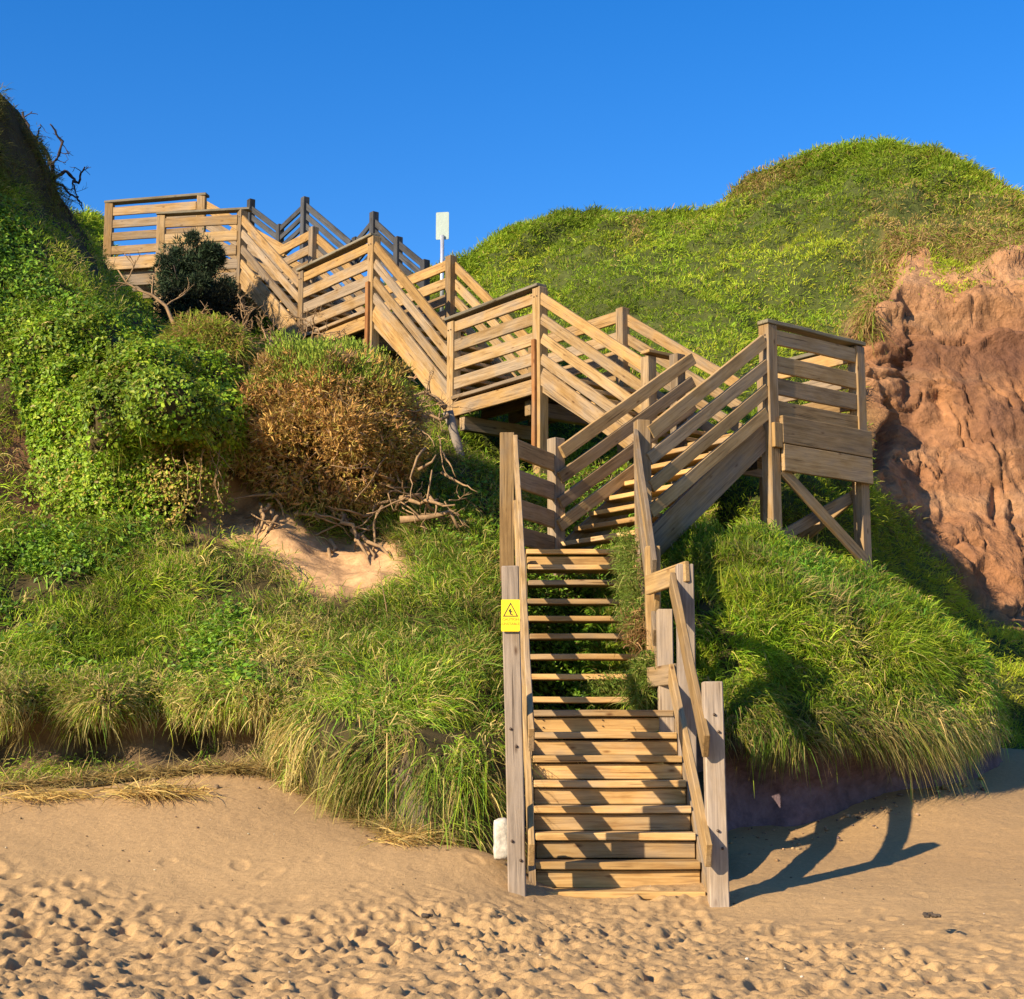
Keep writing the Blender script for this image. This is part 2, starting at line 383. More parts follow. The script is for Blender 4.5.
rails(T+p_*(LB-.09), T+p_*(LB-.09)+q_*W3, zt, zt, (.12, .42, .69, .95), lb, (.17, .19, .19, .19), WOOD, ext=0)
board('cap', (*(T+p_*LB), zt+.024), (*(T+p_*LB+q_*W3), zt+.024), .15, .044, lb, MOSSW)
board('post_block', (*(T-q_*.10), zt-1.13), (*(T-q_*.10), zt-1.40), .13, .05, lb, HONEY, up=(*q_, 0))
board('brace', (*(T+p_*.10-q_*.05), 4.22), (*(T+p_*(LB-.02)-q_*.05), 3.30), .05, .13, lb, WOOD)
board('brace', (*(T+p_*.02+q_*.10), 3.40), (*(T+p_*(LB-.08)+q_*.10), 4.05), .05, .13, lb, WOOD)
board('brace', (*(T+p_*LB+q_*.08), 4.1), (*(T+p_*LB+q_*1.4), 3.4), .05, .13, lb, WOOD)
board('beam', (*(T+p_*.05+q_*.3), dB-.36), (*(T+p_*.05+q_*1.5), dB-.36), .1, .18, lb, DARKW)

# ---- upper run to the back left
C0 = np.array((1.76, 18.25)); s_ = [0, 2.08, 4.01, 6.12, 8.22, 10.42]
pt = lambda s, w=0.: C0+q_*s+p_*w
WU = 1.45
dz_top = 1.13
f4 = flight(pt(.0, .0), q_, 7, dB, dC, p_*WU, s_[1])
post(pt(.02), 3.6, zt-.03, f4, WOOD, .14, AL)
board('cap', (*pt(-.05, -.12), zt-.0), (*pt(-.05, .50), zt-.0), .15, .04, f4, HONEY)
rails(pt(.05, -.03), pt(s_[1]-.07, -.03), zt-.06, 7.16-.06, RO, f4, RH, WOOD, ext=0)
rails(pt(.0, WU+.05), pt(s_[1], WU+.05), zt-.06, 7.16-.06, RO, f4, RH, WOOD, ext=.05)
def mid_landing(s0, s1, d, nm, zp0, zp1, wposts=True, farlen=.0, pm=WOOD):
    l = deck('landing', pt(s0), q_, s1-s0, p_, WU, d)
    zt_ = d+dz_top
    post(pt(s0), zp0, zt_, l, pm, .15, AL); post(pt(s1), zp1, zt_-.04, l, WOOD, .145, AL)
    post(pt(s0, WU), d-1.2, zt_-.02, l, WOOD, .14, AL); post(pt(s1, WU), d-1.2, zt_-.02, l, WOOD, .14, AL)
    board('cap', (*pt(s0-.06, -.02), zt_+.02), (*pt(s1+.10, -.02), zt_+.02-.02), .17, .042, l, MOSSW)
    rails(pt(s0+.07, -.03), pt(s1-.07, -.03), zt_, zt_, (.14, .42, .685, .945), l, (.15, .17, .17, .17), WOOD, ext=0)
    rails(pt(s0, WU+.05), pt(s1, WU+.05), zt_, zt_, (.10, .40, .66, .93), l, (.17, .17, .17, .17), WOOD, ext=.03)
    board('fascia', (*pt(s0+.07, -.04), d-.19), (*pt(s1-.07, -.04), d-.19), .045, .20, l, HONEY)
    board('edge_board', (*pt(s0+.07, -.05), d-.03), (*pt(s1-.07, -.05), d-.03), .10, .05, l, WOOD)
    board('beam', (*pt(s0+.4, .1), d-.40), (*pt(s0+.4, WU-.1), d-.40), .12, .2, l, WOOD)
    board('beam', (*pt(s1-.2, .0), d-.40), (*pt(s1-.2, WU-.1), d-.40), .12, .2, l, WOOD)
    return l
lc = mid_landing(s_[1], s_[2], dC, 'c', 4.6, dC-.45)
board('batten', (*pt(s_[1]+.01, -.10), 5.0), (*pt(s_[1]+.01, -.10), 6.45),   .045, .065, lc, ORANGE, up=(*q_, 0), label='orange split batten on the post')
f5 = flight(pt(s_[2]), q_, 9, dC, dD, p_*WU, s_[3]-s_[2])
rails(pt(s_[2]+.07, -.03), pt(s_[3]-.07, -.03), 7.16-.12, 8.92-.06, RO, f5, RH, WOOD, ext=0)
board('rail', (*pt(s_[2]+.07, -.035), 7.16-1.25), (*pt(s_[3]-.07, -.035), 8.92-1.20), .045, .215, f5, HONEY)
board('rail', (*pt(s_[1]-.07, -.035), 7.16-1.20), (*pt(s_[0]+.07, -.035), 5.85-1.20), .045, .215, f4, HONEY)
rails(pt(s_[2], WU+.05), pt(s_[3], WU+.05), 7.16-.1, 8.92-.06, RO, f5, RH, WOOD, ext=.04)
ld = mid_landing(s_[3], s_[4], dD, 'd', 6.4, dD-.5)
board('batten', (*pt(s_[3]+.01, -.10), 6.9), (*pt(s_[3]+.01, -.10), 8.2), .045, .08, ld, ORANGE, up=(*q_, 0), label='orange split batten on the post')
f6 = flight(pt(s_[4]), q_, 8, dD, dE, p_*WU, s_[5]-s_[4])
rails(pt(s_[4]+.07, -.03), pt(s_[5]-.07, -.03), 8.92-.12, 10.54-.06, RO, f6, RH, WOOD, ext=0)
board('rail', (*pt(s_[4]+.07, -.035), 8.92-1.25), (*pt(s_[5]-.07, -.035), 10.54-1.20), .045, .215, f6, WOOD)
rails(pt(s_[4], WU+.05), pt(s_[5], WU+.05), 8.92-.1, 10.54-.06, RO, f6, RH, WOOD, ext=.04)
# ---- landing E, turned square to the beach
e0 = pt(s_[5]); eL = atz(162, 215, 10.54)[:2]; zE = 10.54
uE = (eL-e0); lE = np.linalg.norm(uE); uE /= lE; vE = np.array((-uE[1], uE[0])); vE = vE if vE[1] > 0 else -vE
le = deck('landing', e0+vE*.02, uE, lE, vE, 1.9, dE)
post(e0, 8.0, zE, le, WOOD, .15, AL); post(eL, 8.0, zE-.03, le, GREYW, .145, 0); post(pt(s_[5], WU), 8.2, zE, le, WOOD, .14, AL)
board('cap', (*(e0-uE*.15), zE+.02), (*(eL+uE*.08), zE+.01), .17, .042, le, MOSSW)
rails(e0+uE*.07-vE*.03, eL-uE*.07-vE*.03, zE, zE, (.16, .46, .72, .98, 1.24), le, (.17, .18, .18, .18, .2), WOOD, ext=0)
rails(pt(s_[5], WU+.02), pt(s_[5], WU+.02)+uE*.9+vE*.9, zE, zE, (.10, .38, .65, .92), le, (.17,)*4, WOOD, ext=0)
board('beam', (*(e0+uE*.1-vE*.05), dE-.42), (*(eL-vE*.05), dE-.42), .05, .22, le, GREYW)
# ---- top landing F and the short flight to it
zF = 11.65; dF = zF-1.2
FL, FR = atz(110, 204, zF)[:2], atz(202, 197, zF)[:2]; uF = FL-FR; lF = np.linalg.norm(uF); uF /= lF; vF = np.array((-uF[1], uF[0])); vF = vF if vF[1] > 0 else -vF
lf = deck('landing', FR, uF, lF, vF, 1.6, dF)
post(FL, 8.6, zF, lf, HONEY, .16, 0); post(FR, 8.6, zF+.03, lf, WOOD, .16, 0)
board('cap', (*(FR-uF*.12), zF+.03), (*(FL+uF*.08), zF+.02), .19, .05, lf, MOSSW)
rails(FR+uF*.08-vF*.03, FL-uF*.08-vF*.03, zF, zF, (.17, .43, .69, .95), lf, (.17, .165, .165, .165), WOOD, ext=0)
board('fascia', (*(FR-vF*.08), zF-1.24), (*(FL+uF*.05-vF*.08), zF-1.24), .05, .26, lf, HONEY)
board('fascia', (*(FR-vF*.08), zF-1.60), (*(FL+uF*.05-vF*.08), zF-1.60), .05, .22, lf, WOOD)
f7 = flight(FR-uF*1.7+vF*.1, uF, 6, dE+.05, dF, vF*1.4, 1.6)
rails(FR-uF*1.75, FR, zF-1.12, zF-.05, (.10, .42, .70, .98), f7, (.2, .2, .2, .2), WOOD, ext=0)
rails(FR-uF*1.75+vF*1.5, FR+vF*1.5, zF-1.12, zF-.05, (.10, .42, .70, .98), f7, (.2, .2, .2, .2), WOOD, ext=0)
# ---- bolt heads
def bolts(parent, c, n, s=.011):
    c = np.array(c, float); n = np.array(n, float); n /= np.linalg.norm(n)
    v1 = tube([c, c+n*.008, c+n*.012], s, s*.8, 8); np_mesh('bolt', v1[0], v1[1], v1[2], BOLTM, None, True, parent, c)
for o_, par, z_ in ((T, lb, zt), (pt(s_[1]), lc, 7.16), (pt(s_[2]), lc, 7.12), (pt(s_[3]), ld, 8.92), (pt(s_[4]), ld, 8.88), (e0, le, zE)):
    for k in (-.03, .03): bolts(par, (*(o_-p_*.074+q_*k), z_-.13), (*-p_, 0))
for x, z in ((.07, .55), (.13, .42), (.08, 1.32), (.12, 1.2)): bolts(fl1, (x-.02*(z > 1), 11.17-.064, z), (0, -1, 0))
for x, z in ((1.50, .62), (1.53, .50), (1.49, 1.42), (1.52, 1.30)): bolts(fl1, (x, 11.17-.071, z), (0, -1, 0))
for x, z in ((XL+.10, 1.36), (XL+.10, 1.42), (XR-.12, 1.36), (XR-.12, 1.42), (XL+.6, 1.37), (XL+.6, 1.42)): bolts(fl1, (x, Y1+RUN*7+.043, z-.0), (0, -1, 0), .006)
# ---- the last rails against the sky, hill shade painted into their timber
chain = [(251, 205, 33.2), (280, 227, 32.4), (305, 203, 31.0), (350, 241, 30.2)], [(356, 240, 30.6), (374, 218, 29.6), (398, 240, 29.0), (425, 263, 28.4)]
for seq in chain:
    P = [at(*c) for c in seq]
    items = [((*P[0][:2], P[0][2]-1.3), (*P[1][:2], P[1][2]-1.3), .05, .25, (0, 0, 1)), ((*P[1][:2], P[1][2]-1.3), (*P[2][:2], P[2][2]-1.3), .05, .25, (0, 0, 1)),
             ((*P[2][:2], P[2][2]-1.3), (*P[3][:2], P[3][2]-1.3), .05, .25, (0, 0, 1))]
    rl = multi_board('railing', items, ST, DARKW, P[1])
    rl['label'] = 'upper railing against the sky, shade painted dark grey'
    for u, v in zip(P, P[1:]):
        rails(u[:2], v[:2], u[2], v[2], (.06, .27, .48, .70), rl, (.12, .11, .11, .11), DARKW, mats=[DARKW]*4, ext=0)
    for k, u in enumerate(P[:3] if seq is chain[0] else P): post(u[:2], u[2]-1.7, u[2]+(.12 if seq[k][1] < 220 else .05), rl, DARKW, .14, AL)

# ------------------------------------------------------------------ terrain patches
def curve(pts):
    a = np.array(pts, float); return lambda x: np.interp(x, a[:, 0], a[:, 1])
class Patch:
    """a slope laid over a net of surveyed spots, with real depth; carries fields for the plants that grow on it"""
    def __init__(s, name, x0, x1, step, top, bot, ctrl, disp, back=(.25, .8, 2.5), drop=(.0, -.1, -.6), lam=2e-3):
        xs = np.arange(x0, x1+step, step); nv = int(max(abs(bot(xs)-top(xs)))/step)+1
        v = np.linspace(0, 1, nv)
        PX = np.repeat(xs[:, None], nv, 1); PY = top(xs)[:, None]*(1-v)+bot(xs)[:, None]*v
        c = np.array(ctrl, float)
        D = np.exp(tps(c[:, :2]/100, np.log(c[:, 2]), np.stack([PX, PY], -1).reshape(-1, 2)/100, lam)).reshape(PX.shape)
        P = at(PX, PY, D)
        s.PX, s.PY, s.P0 = PX, PY, P
        n = s.normals(P)
        P = P+n*disp(P, PX, PY)[..., None]
        s.P = P; s.n = s.normals(P); s.D = D; s.name = name; s.back = back; s.drop = drop
    @staticmethod
    def normals(P):
        du = np.gradient(P, axis=0); dv = np.gradient(P, axis=1)
        n = np.cross(dv, du); n /= np.linalg.norm(n, axis=-1, keepdims=True)+1e-9
        s = np.sign((n*(np.array([0, 0, H])-P)).sum(-1, keepdims=True)); s[s == 0] = 1
        return n*s
    def build(s, mat, colf, label, kind='structure'):
        P = s.P; rows = [P]
        # carry the ground on behind the crest
        pre = []
        hd = P[:, 0, :2]/np.linalg.norm(P[:, 0, :2], axis=1, keepdims=True)
        for b, d in zip(s.back[::-1], s.drop[::-1]):
            q = P[:, 0].copy(); q[:, :2] += hd*b; q[:, 2] += d; pre.append(q)
        G = np.concatenate([np.stack(pre, 1), P], 1); nu, nv = G.shape[:2]
        col = colf(s.P, s.PX, s.PY); col = np.concatenate([np.repeat(col[:, :1], len(pre), 1), col], 1)
        idx = np.arange(nu*nv).reshape(nu, nv)
        f = np.stack([idx[:-1, :-1], idx[:-1, 1:], idx[1:, 1:], idx[1:, :-1]], -1).reshape(-1, 4)
        o = np_mesh(s.name, G.reshape(-1, 3), f.ravel(), np.full(len(f), 4), mat, col.reshape(-1, 3), True)
        return tag(o, label, None, None, kind)
    def sample(s, n, dens):
        """n points spread by real area (thinner far away), weighted by dens(PX,PY,P)"""
        P = s.P; a = np.linalg.norm(np.cross(P[1:, :-1]-P[:-1, :-1], P[:-1, 1:]-P[:-1, :-1]), axis=-1)
        c = lambda A: (A[1:, 1:]+A[:-1, :-1]+A[1:, :-1]+A[:-1, 1:])/4
        px, py = c(s.PX), c(s.PY); w = a/(c(s.D)**2)
        w = np.minimum(w, np.percentile(w, 97))*np.clip(dens(px, py, c(P)), 0, None)
        k = RNG.choice(w.size, n, p=(w/w.sum()).ravel()); i, j = np.unravel_index(k, w.shape)
        u, v = RNG.random(n)[:, None], RNG.random(n)[:, None]
        B = lambda A: (A[i, j]*(1-u)*(1-v)+A[i+1, j]*u*(1-v)+A[i, j+1]*(1-u)*v+A[i+1, j+1]*u*v)
        N_ = B(s.n); N_ /= np.linalg.norm(N_, axis=1, keepdims=True)
        return B(P), N_, B(s.PX[..., None])[:, 0], B(s.PY[..., None])[:, 0]
def poly(px, py, pts, soft=12):
    """1 inside a polygon on the survey, fading over 'soft'"""
    pts = np.array(pts, float); ins = np.zeros(np.shape(px), bool); dist = np.full(np.shape(px), 1e9)
    for (x0, y0), (x1, y1) in zip(pts, np.roll(pts, -1, 0)):
        if y0 != y1:
            c = ((y0 > py) != (y1 > py)) & (px < (x1-x0)*(py-y0)/(y1-y0)+x0); ins ^= c
        t = np.clip(((px-x0)*(x1-x0)+(py-y0)*(y1-y0))/((x1-x0)**2+(y1-y0)**2), 0, 1)
        dist = np.minimum(dist, np.hypot(px-x0-t*(x1-x0), py-y0-t*(y1-y0)))
    return np.clip(.5+np.where(ins, dist, -dist)/soft, 0, 1)

# -- left bank and the hill above it
topL = curve([(-440, 60), (-200, 50), (-60, 70), (0, 92), (20, 112), (40, 152), (60, 197), (85, 234), (110, 270), (140, 306), (165, 328), (200, 333), (240, 346), (300, 350), (370, 374), (420, 402), (460, 436), (490, 472), (530, 484), (600, 470), (700, 470), (780, 480)])
botL = curve([(-440, 800), (-200, 800), (0, 800), (100, 792), (200, 782), (270, 787), (330, 815), (400, 848), (470, 862), (520, 885), (600, 900), (780, 900)])
ctrlL = [(-440, 800, 13.3), (-440, 748, 14.1), (-440, 700, 13.2), (-440, 600, 14.8), (-440, 450, 15.8), (-440, 300, 16.6), (-440, 150, 18.3), (-440, 60, 20.), (-200, 800, 13.2), (-100, 795, 13.2), (0, 790, 13.2), (100, 780, 13.3), (200, 770, 13.35), (270, 775, 13.2), (330, 803, 12.8), (400, 835, 12.25), (470, 848, 12.0), (520, 860, 12.1),
         (-100, 748, 14.1), (0, 748, 14.1), (100, 748, 14.15), (200, 743, 14.2), (260, 742, 13.8), (60, 728, 13.7), (160, 726, 13.75),
         (-100, 700, 13.15), (0, 700, 13.1), (100, 702, 13.15), (200, 700, 13.2), (260, 700, 13.1), (330, 720, 12.7), (400, 740, 12.35), (470, 770, 12.2), (330, 760, 12.55), (400, 790, 12.2),
         (-100, 670, 14.0), (0, 670, 14.0), (100, 670, 14.1), (200, 670, 14.1), (300, 670, 13.9), (400, 670, 13.7), (480, 690, 13.6),
         (0, 600, 14.9), (100, 600, 15.0), (200, 600, 15.1), (300, 610, 15.0), (400, 610, 15.0), (480, 610, 15.0),
         (0, 530, 15.9), (100, 530, 15.95), (200, 540, 16.0), (300, 560, 15.9), (360, 590, 15.5), (420, 540, 16.6), (480, 540, 16.8),
         (20, 450, 16.7), (45, 500, 16.6), (100, 450, 16.2), (180, 450, 16.3), (230, 500, 17.2), (232, 440, 16.6), (232, 400, 17.0), (300, 500, 17.0), (350, 540, 16.9),
         (30, 360, 17.2), (100, 350, 17.2), (180, 360, 17.4), (258, 400, 18.5), (330, 400, 19.0), (400, 460, 18.4), (440, 480, 18.2),
         (0, 300, 18.1), (60, 312, 18.2), (105, 312, 18.7), (130, 325, 19.8), (0, 220, 19.4), (55, 262, 19.3), (90, 285, 19.5), (-100, 150, 18.5), (-100, 300, 17.0), (-200, 300, 16.5), (-100, 500, 15.7),
         (0, 92, 21.0), (40, 152, 22.3), (60, 197, 22.9), (110, 270, 24.2), (150, 318, 25), (240, 346, 24), (300, 350, 22.8), (370, 374, 21.8), (420, 402, 20.8), (460, 436, 19.8), (490, 472, 19.0), (530, 484, 19.2),
         (600, 470, 20), (700, 470, 20), (560, 530, 18.6), (640, 530, 18.6), (560, 590, 17.0), (640, 590, 17.0), (560, 632, 15.7), (640, 632, 15.7), (560, 730, 14.2), (640, 730, 14.2), (560, 800, 13.0), (640, 800, 13.0), (600, 880, 12.0), (720, 880, 12.0), (760, 800, 13.0), (760, 600, 16.5)]
CAVE = [(205, 490), (225, 478), (250, 490), (300, 520), (345, 535), (395, 545), (415, 580), (380, 598), (330, 600), (290, 575), (240, 545), (195, 530)]
UNDER = [(-460, 712), (100, 712), (200, 709), (262, 708), (275, 750), (250, 775), (100, 775), (-460, 785)]
HOLE = [(374, 752), (402, 752), (424, 795), (422, 845), (376, 840)]
LEFTSOIL = [(0, 420), (25, 440), (45, 520), (50, 560), (10, 540), (-30, 480)]
IVY = [(5, 335), (60, 320), (140, 325), (190, 340), (240, 400), (235, 440), (205, 480), (180, 500), (150, 520), (60, 500), (30, 440), (5, 370)]
def dispL(P, px, py):
    d = (.16*fbm(P, .9, 4, 3)+.06*fbm(P, 3., 3, 5))*(1-.7*poly(px, py, [(-200, 640), (270, 640), (270, 770), (-200, 770)], 50))
    d += poly(px, py, IVY, 20)*(.14*fbm(P, 1.9, 4, 8, .6)+.34*fbm(P*np.array((1.9, 1.9, .5)), 1.4, 3, 12))
    d += .10*poly(px, py, CAVE, 30)*fbm(P, 2.2, 3, 9)-.22*poly(px, py, HOLE, 26)
    return d*sstep(0, 25, py-topL(px)+8)
def colL(P, px, py):
    n = fbm(P, 1.5, 4, 21)[..., None]*.5+.5
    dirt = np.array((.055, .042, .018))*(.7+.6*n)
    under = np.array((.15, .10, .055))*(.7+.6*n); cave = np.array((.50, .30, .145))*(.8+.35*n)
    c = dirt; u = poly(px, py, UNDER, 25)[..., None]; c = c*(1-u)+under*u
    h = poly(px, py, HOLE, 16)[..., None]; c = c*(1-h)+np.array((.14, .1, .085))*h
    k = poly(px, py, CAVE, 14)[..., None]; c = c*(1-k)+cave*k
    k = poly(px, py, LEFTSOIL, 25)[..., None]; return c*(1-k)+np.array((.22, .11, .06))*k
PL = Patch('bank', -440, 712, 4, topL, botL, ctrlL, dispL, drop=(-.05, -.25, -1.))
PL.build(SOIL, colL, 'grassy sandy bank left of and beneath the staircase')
# -- grassy mound right of the stair
topM = curve([(600, 600), (640, 572), (670, 545), (700, 528), (740, 522), (770, 534), (800, 540), (850, 562), (880, 580), (920, 603), (950, 628), (972, 655), (986, 690), (992, 720), (996, 740), (1002, 765)])
botM = curve([(600, 920), (700, 920), (740, 900), (800, 900), (830, 890), (890, 860), (960, 840), (1002, 830)])
ctrlM = [(620, 880, 12.8), (700, 860, 12.9), (740, 840, 13.6), (800, 846, 13.75), (830, 838, 13.95), (890, 815, 14.45), (960, 795, 14.9), (1000, 790, 15.5), (800, 890, 13.75),
         (700, 790, 13.3), (740, 805, 13.7), (800, 808, 13.8), (850, 802, 14.1), (900, 788, 14.5), (960, 770, 14.9),
         (700, 730, 13.5), (740, 750, 13.2), (800, 754, 13.3), (850, 755, 13.6), (900, 748, 14.0), (950, 740, 14.45), (740, 775, 13.7), (800, 780, 13.8), (850, 778, 14.1), (900, 770, 14.45), (990, 740, 15.7),
         (640, 700, 13.8), (700, 690, 13.75), (760, 690, 13.7), (820, 695, 13.95), (880, 695, 14.3), (940, 695, 14.75), (980, 690, 15.6),
         (640, 620, 15.4), (700, 610, 14.6), (760, 610, 14.5), (820, 620, 14.7), (880, 630, 15.0), (930, 650, 15.3), (960, 665, 15.7),
         (640, 572, 16.5), (700, 565, 15.4), (760, 560, 15.3), (820, 570, 15.5), (870, 590, 15.7), (700, 528, 16.4), (740, 520, 16.4), (800, 540, 16.4), (850, 562, 16.5), (880, 580, 16.5), (920, 603, 16.5), (950, 632, 16.6), (972, 655, 16.8)]
UND_M = [(700, 752), (740, 756), (800, 760), (860, 760), (930, 752), (975, 746), (1010, 755), (1010, 880), (900, 900), (800, 920), (700, 920)]
def dispM(P, px, py):
    d = .26*fbm(P, .9, 4, 31)+.08*fbm(P, 3., 3, 33)
    u = poly(px, py, UND_M, 25)
    return d*(1-u)+u*(.05*fbm(P*np.array((1.5, 1.5, .6)), 2.6, 4, 37)+.03*fbm(P, 7, 3, 38))
def colM(P, px, py):
    n = fbm(P, 2., 4, 41)[..., None]*.5+.5
    u = poly(px, py, UND_M, 30)[..., None]
    soil = np.array((.135, .095, .105))*(.6+.8*n)
    return np.array((.05, .042, .018))*(.7+.6*n)*(1-u)+soil*u
PM = Patch('bank', 600, 1002, 4, topM, botM, ctrlM, dispM, back=(.3, .9, 2.2), drop=(-.0, -.12, -.5))
PM.build(SOIL, colM, 'grassy mound right of the staircase with an undercut dark soil face')
# -- hill and cliff behind
topH = curve([(20, 250), (60, 215), (90, 214), (100, 222), (115, 262), (140, 285), (200, 290), (300, 290), (380, 290), (430, 268), (455, 256), (470, 251), (500, 236), (530, 224), (560, 214), (590, 209), (620, 211), (660, 213), (700, 208), (722, 202), (732, 186), (745, 172), (770, 164), (800, 153), (830, 145), (860, 139), (900, 141), (930, 144), (960, 156), (990, 178), (1024, 194), (1060, 205), (1140, 240), (1240, 290)])
botH = curve([(20, 420), (200, 420), (400, 470), (500, 560), (700, 620), (850, 660), (960, 720), (1000, 790), (1240, 800)])
ctrlH = [(60, 215, 34), (115, 262, 34), (200, 290, 34), (300, 290, 34), (380, 290, 34), (430, 268, 35), (470, 251, 36), (560, 214, 38), (640, 212, 38), (720, 203, 37.5), (745, 172, 38), (800, 153, 37.5), (860, 139, 36.5), (930, 144, 35.5), (990, 178, 33.5), (1024, 194, 32.5), (1140, 240, 30.5), (1240, 290, 29),
         (500, 300, 32), (600, 300, 29.5), (700, 340, 25), (640, 380, 23.2), (760, 300, 27.5), (800, 240, 31.5), (840, 300, 27), (760, 400, 22.8), (860, 200, 33), (940, 200, 31.5),
         (890, 235, 29.5), (940, 228, 30), (1000, 232, 29), (1100, 270, 27.8), (1200, 320, 27),
         (880, 300, 26.2), (950, 290, 26.8), (1024, 290, 26.8), (1100, 320, 26.5), (870, 370, 25.2), (940, 370, 25.6), (1024, 370, 25.6), (1120, 390, 25.5), (880, 450, 24.3), (950, 450, 24.8), (1024, 450, 24.9), (1120, 470, 24.9),
         (900, 520, 23.4), (960, 540, 23.7), (1024, 560, 23.6), (950, 600, 22.2), (1024, 625, 22.6), (1130, 650, 22.2), (1024, 690, 19.6), (1000, 760, 17.2), (1060, 780, 16.9), (1200, 780, 16.5),
         (860, 480, 21.5), (850, 540, 20), (800, 520, 19.6), (700, 480, 20.4), (560, 470, 21), (500, 440, 21.8), (450, 400, 23.2), (380, 370, 25), (300, 350, 27), (240, 340, 28.5), (150, 320, 30), (60, 330, 30), (900, 620, 19.6), (850, 660, 18), (700, 620, 18), (960, 660, 19.6), (960, 720, 17.6)]
CLIFF = [(858, 296), (876, 264), (890, 238), (930, 230), (945, 252), (985, 256), (996, 239), (1024, 236), (1260, 262), (1260, 660), (1024, 640), (985, 615), (945, 580), (905, 530), (880, 490), (862, 455), (860, 420), (852, 370), (848, 330), (846, 306)]
def clifft(px, py):
    return poly(px, py, CLIFF, 26)
def dispH(P, px, py):
    k = clifft(px, py)
    g = .55*fbm(P, .32, 4, 51)+.30*fbm(P, 1.0, 3, 53)+.14*fbm(P, 2.6, 2, 54)-.25*np.clip(1-5*np.abs(fbm(P*np.array((1, .5, .5)), .35, 3, 55)), 0, 1)
    fl = fbm(P*np.array((1., 1., .28)), .9, 4, 57); rid = 1-2*np.abs(fl)
    low = sstep(330, 430, py)
    wv = P+.25*np.stack([fbm(P, 1.3, 2, 64), fbm(P, 1.3, 2, 65), fbm(P, 1.3, 2, 66)], -1)
    rid2 = 1-2*np.abs(fbm(wv*np.array((1.5, 1.5, .30)), 1.5, 4, 67)); rid3 = 1-2*np.abs(fbm(wv, 3.2, 4, 68, .6))
    c = .34*fbm(P, .5, 3, 59)+.15*(rid-.3)*(.2+.8*low)+.09*(rid2-.3)*(.15+.85*low)+.035*(rid3-.3)+.022*fbm(P, 6, 4, 61, .6)
    led = fbm(wv*np.array((.5, .5, 2.4)), 1.2, 4, 63); c += .34*(1-.75*low)*(led+.6*np.abs(led)-.2)
    fl2 = fbm(wv*np.array((1., 1., .2)), 2.4, 3, 69); c -= .16*np.clip(fl2-.2, 0, 1)*1.6*(.15+.85*low)
    ck1 = np.abs(fbm(wv*np.array((1., 1., .22)), 1.7, 4, 171)); ck2 = np.abs(fbm(wv*np.array((.45, .45, 1.6)), 1.1, 4, 173))
    c -= .13*np.clip(1-ck1/.045, 0, 1)*(.35+.65*low)+.15*np.clip(1-ck2/.05, 0, 1)*(1-.7*low)
    # overhanging turf lip and a few hollows under it
    c += .12*poly(px, py, [(885, 215), (960, 200), (1040, 214), (1040, 238), (960, 232), (890, 245)], 26)
    c -= .4*poly(px, py, [(880, 250), (897, 243), (900, 268), (884, 290), (872, 280)], 16)
    c -= .45*poly(px, py, [(905, 288), (960, 292), (955, 303), (910, 306)], 14)+.2*poly(px, py, [(902, 352), (922, 345), (915, 385), (905, 400)], 14)
    c -= .5*poly(px, py, [(884, 405), (892, 420), (884, 455), (872, 472), (870, 450)], 12)
    c += .42*poly(px, py, [(866, 405), (880, 418), (878, 445), (866, 462), (858, 430)], 16)
    c -= .25*poly(px, py, [(994, 490), (1001, 500), (996, 525), (990, 515)], 10)
    return (g*(1-k)+c*k)*sstep(0, 30, py-topH(px)+10)
TURF = [(930, 235), (945, 232), (975, 262), (985, 282), (935, 284), (930, 262)]
def colH(P, px, py):
    n = fbm(P, .9, 4, 71)[..., None]*.5+.5; k = clifft(px, py)[..., None]
    green = np.array((.07, .085, .022))*(.7+.6*n)
    pale = np.array((.43, .222, .105)); red = np.array((.30, .134, .058)); dk = np.array((.12, .058, .038))
    m1 = fbm(P*np.array((1, 1, .5)), .7, 4, 73)[..., None]*.5+.5; m2 = fbm(P*np.array((1., 1., .12)), 2.2, 4, 75)[..., None]
    c = pale*m1+red*(1-m1)
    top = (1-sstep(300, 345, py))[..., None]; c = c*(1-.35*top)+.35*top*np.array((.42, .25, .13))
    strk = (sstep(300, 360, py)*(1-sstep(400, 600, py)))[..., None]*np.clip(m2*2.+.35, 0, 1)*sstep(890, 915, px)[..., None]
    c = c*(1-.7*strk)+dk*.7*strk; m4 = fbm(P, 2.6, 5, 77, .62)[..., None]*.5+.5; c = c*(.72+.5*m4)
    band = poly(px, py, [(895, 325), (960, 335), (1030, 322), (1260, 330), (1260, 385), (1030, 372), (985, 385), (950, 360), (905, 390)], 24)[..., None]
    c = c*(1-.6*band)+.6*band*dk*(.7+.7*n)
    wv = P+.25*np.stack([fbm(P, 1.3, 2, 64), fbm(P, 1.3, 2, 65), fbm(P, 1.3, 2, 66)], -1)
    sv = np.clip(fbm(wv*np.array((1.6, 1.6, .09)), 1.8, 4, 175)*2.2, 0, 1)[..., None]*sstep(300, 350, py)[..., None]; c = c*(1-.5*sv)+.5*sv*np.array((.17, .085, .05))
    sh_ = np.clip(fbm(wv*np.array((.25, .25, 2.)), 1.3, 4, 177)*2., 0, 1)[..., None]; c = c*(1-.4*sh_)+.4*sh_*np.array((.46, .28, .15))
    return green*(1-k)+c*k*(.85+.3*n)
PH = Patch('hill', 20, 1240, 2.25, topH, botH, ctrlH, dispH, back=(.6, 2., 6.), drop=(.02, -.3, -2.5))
PH.build(CLIFFM, colH, 'green rounded headland with a bare red earth cliff')

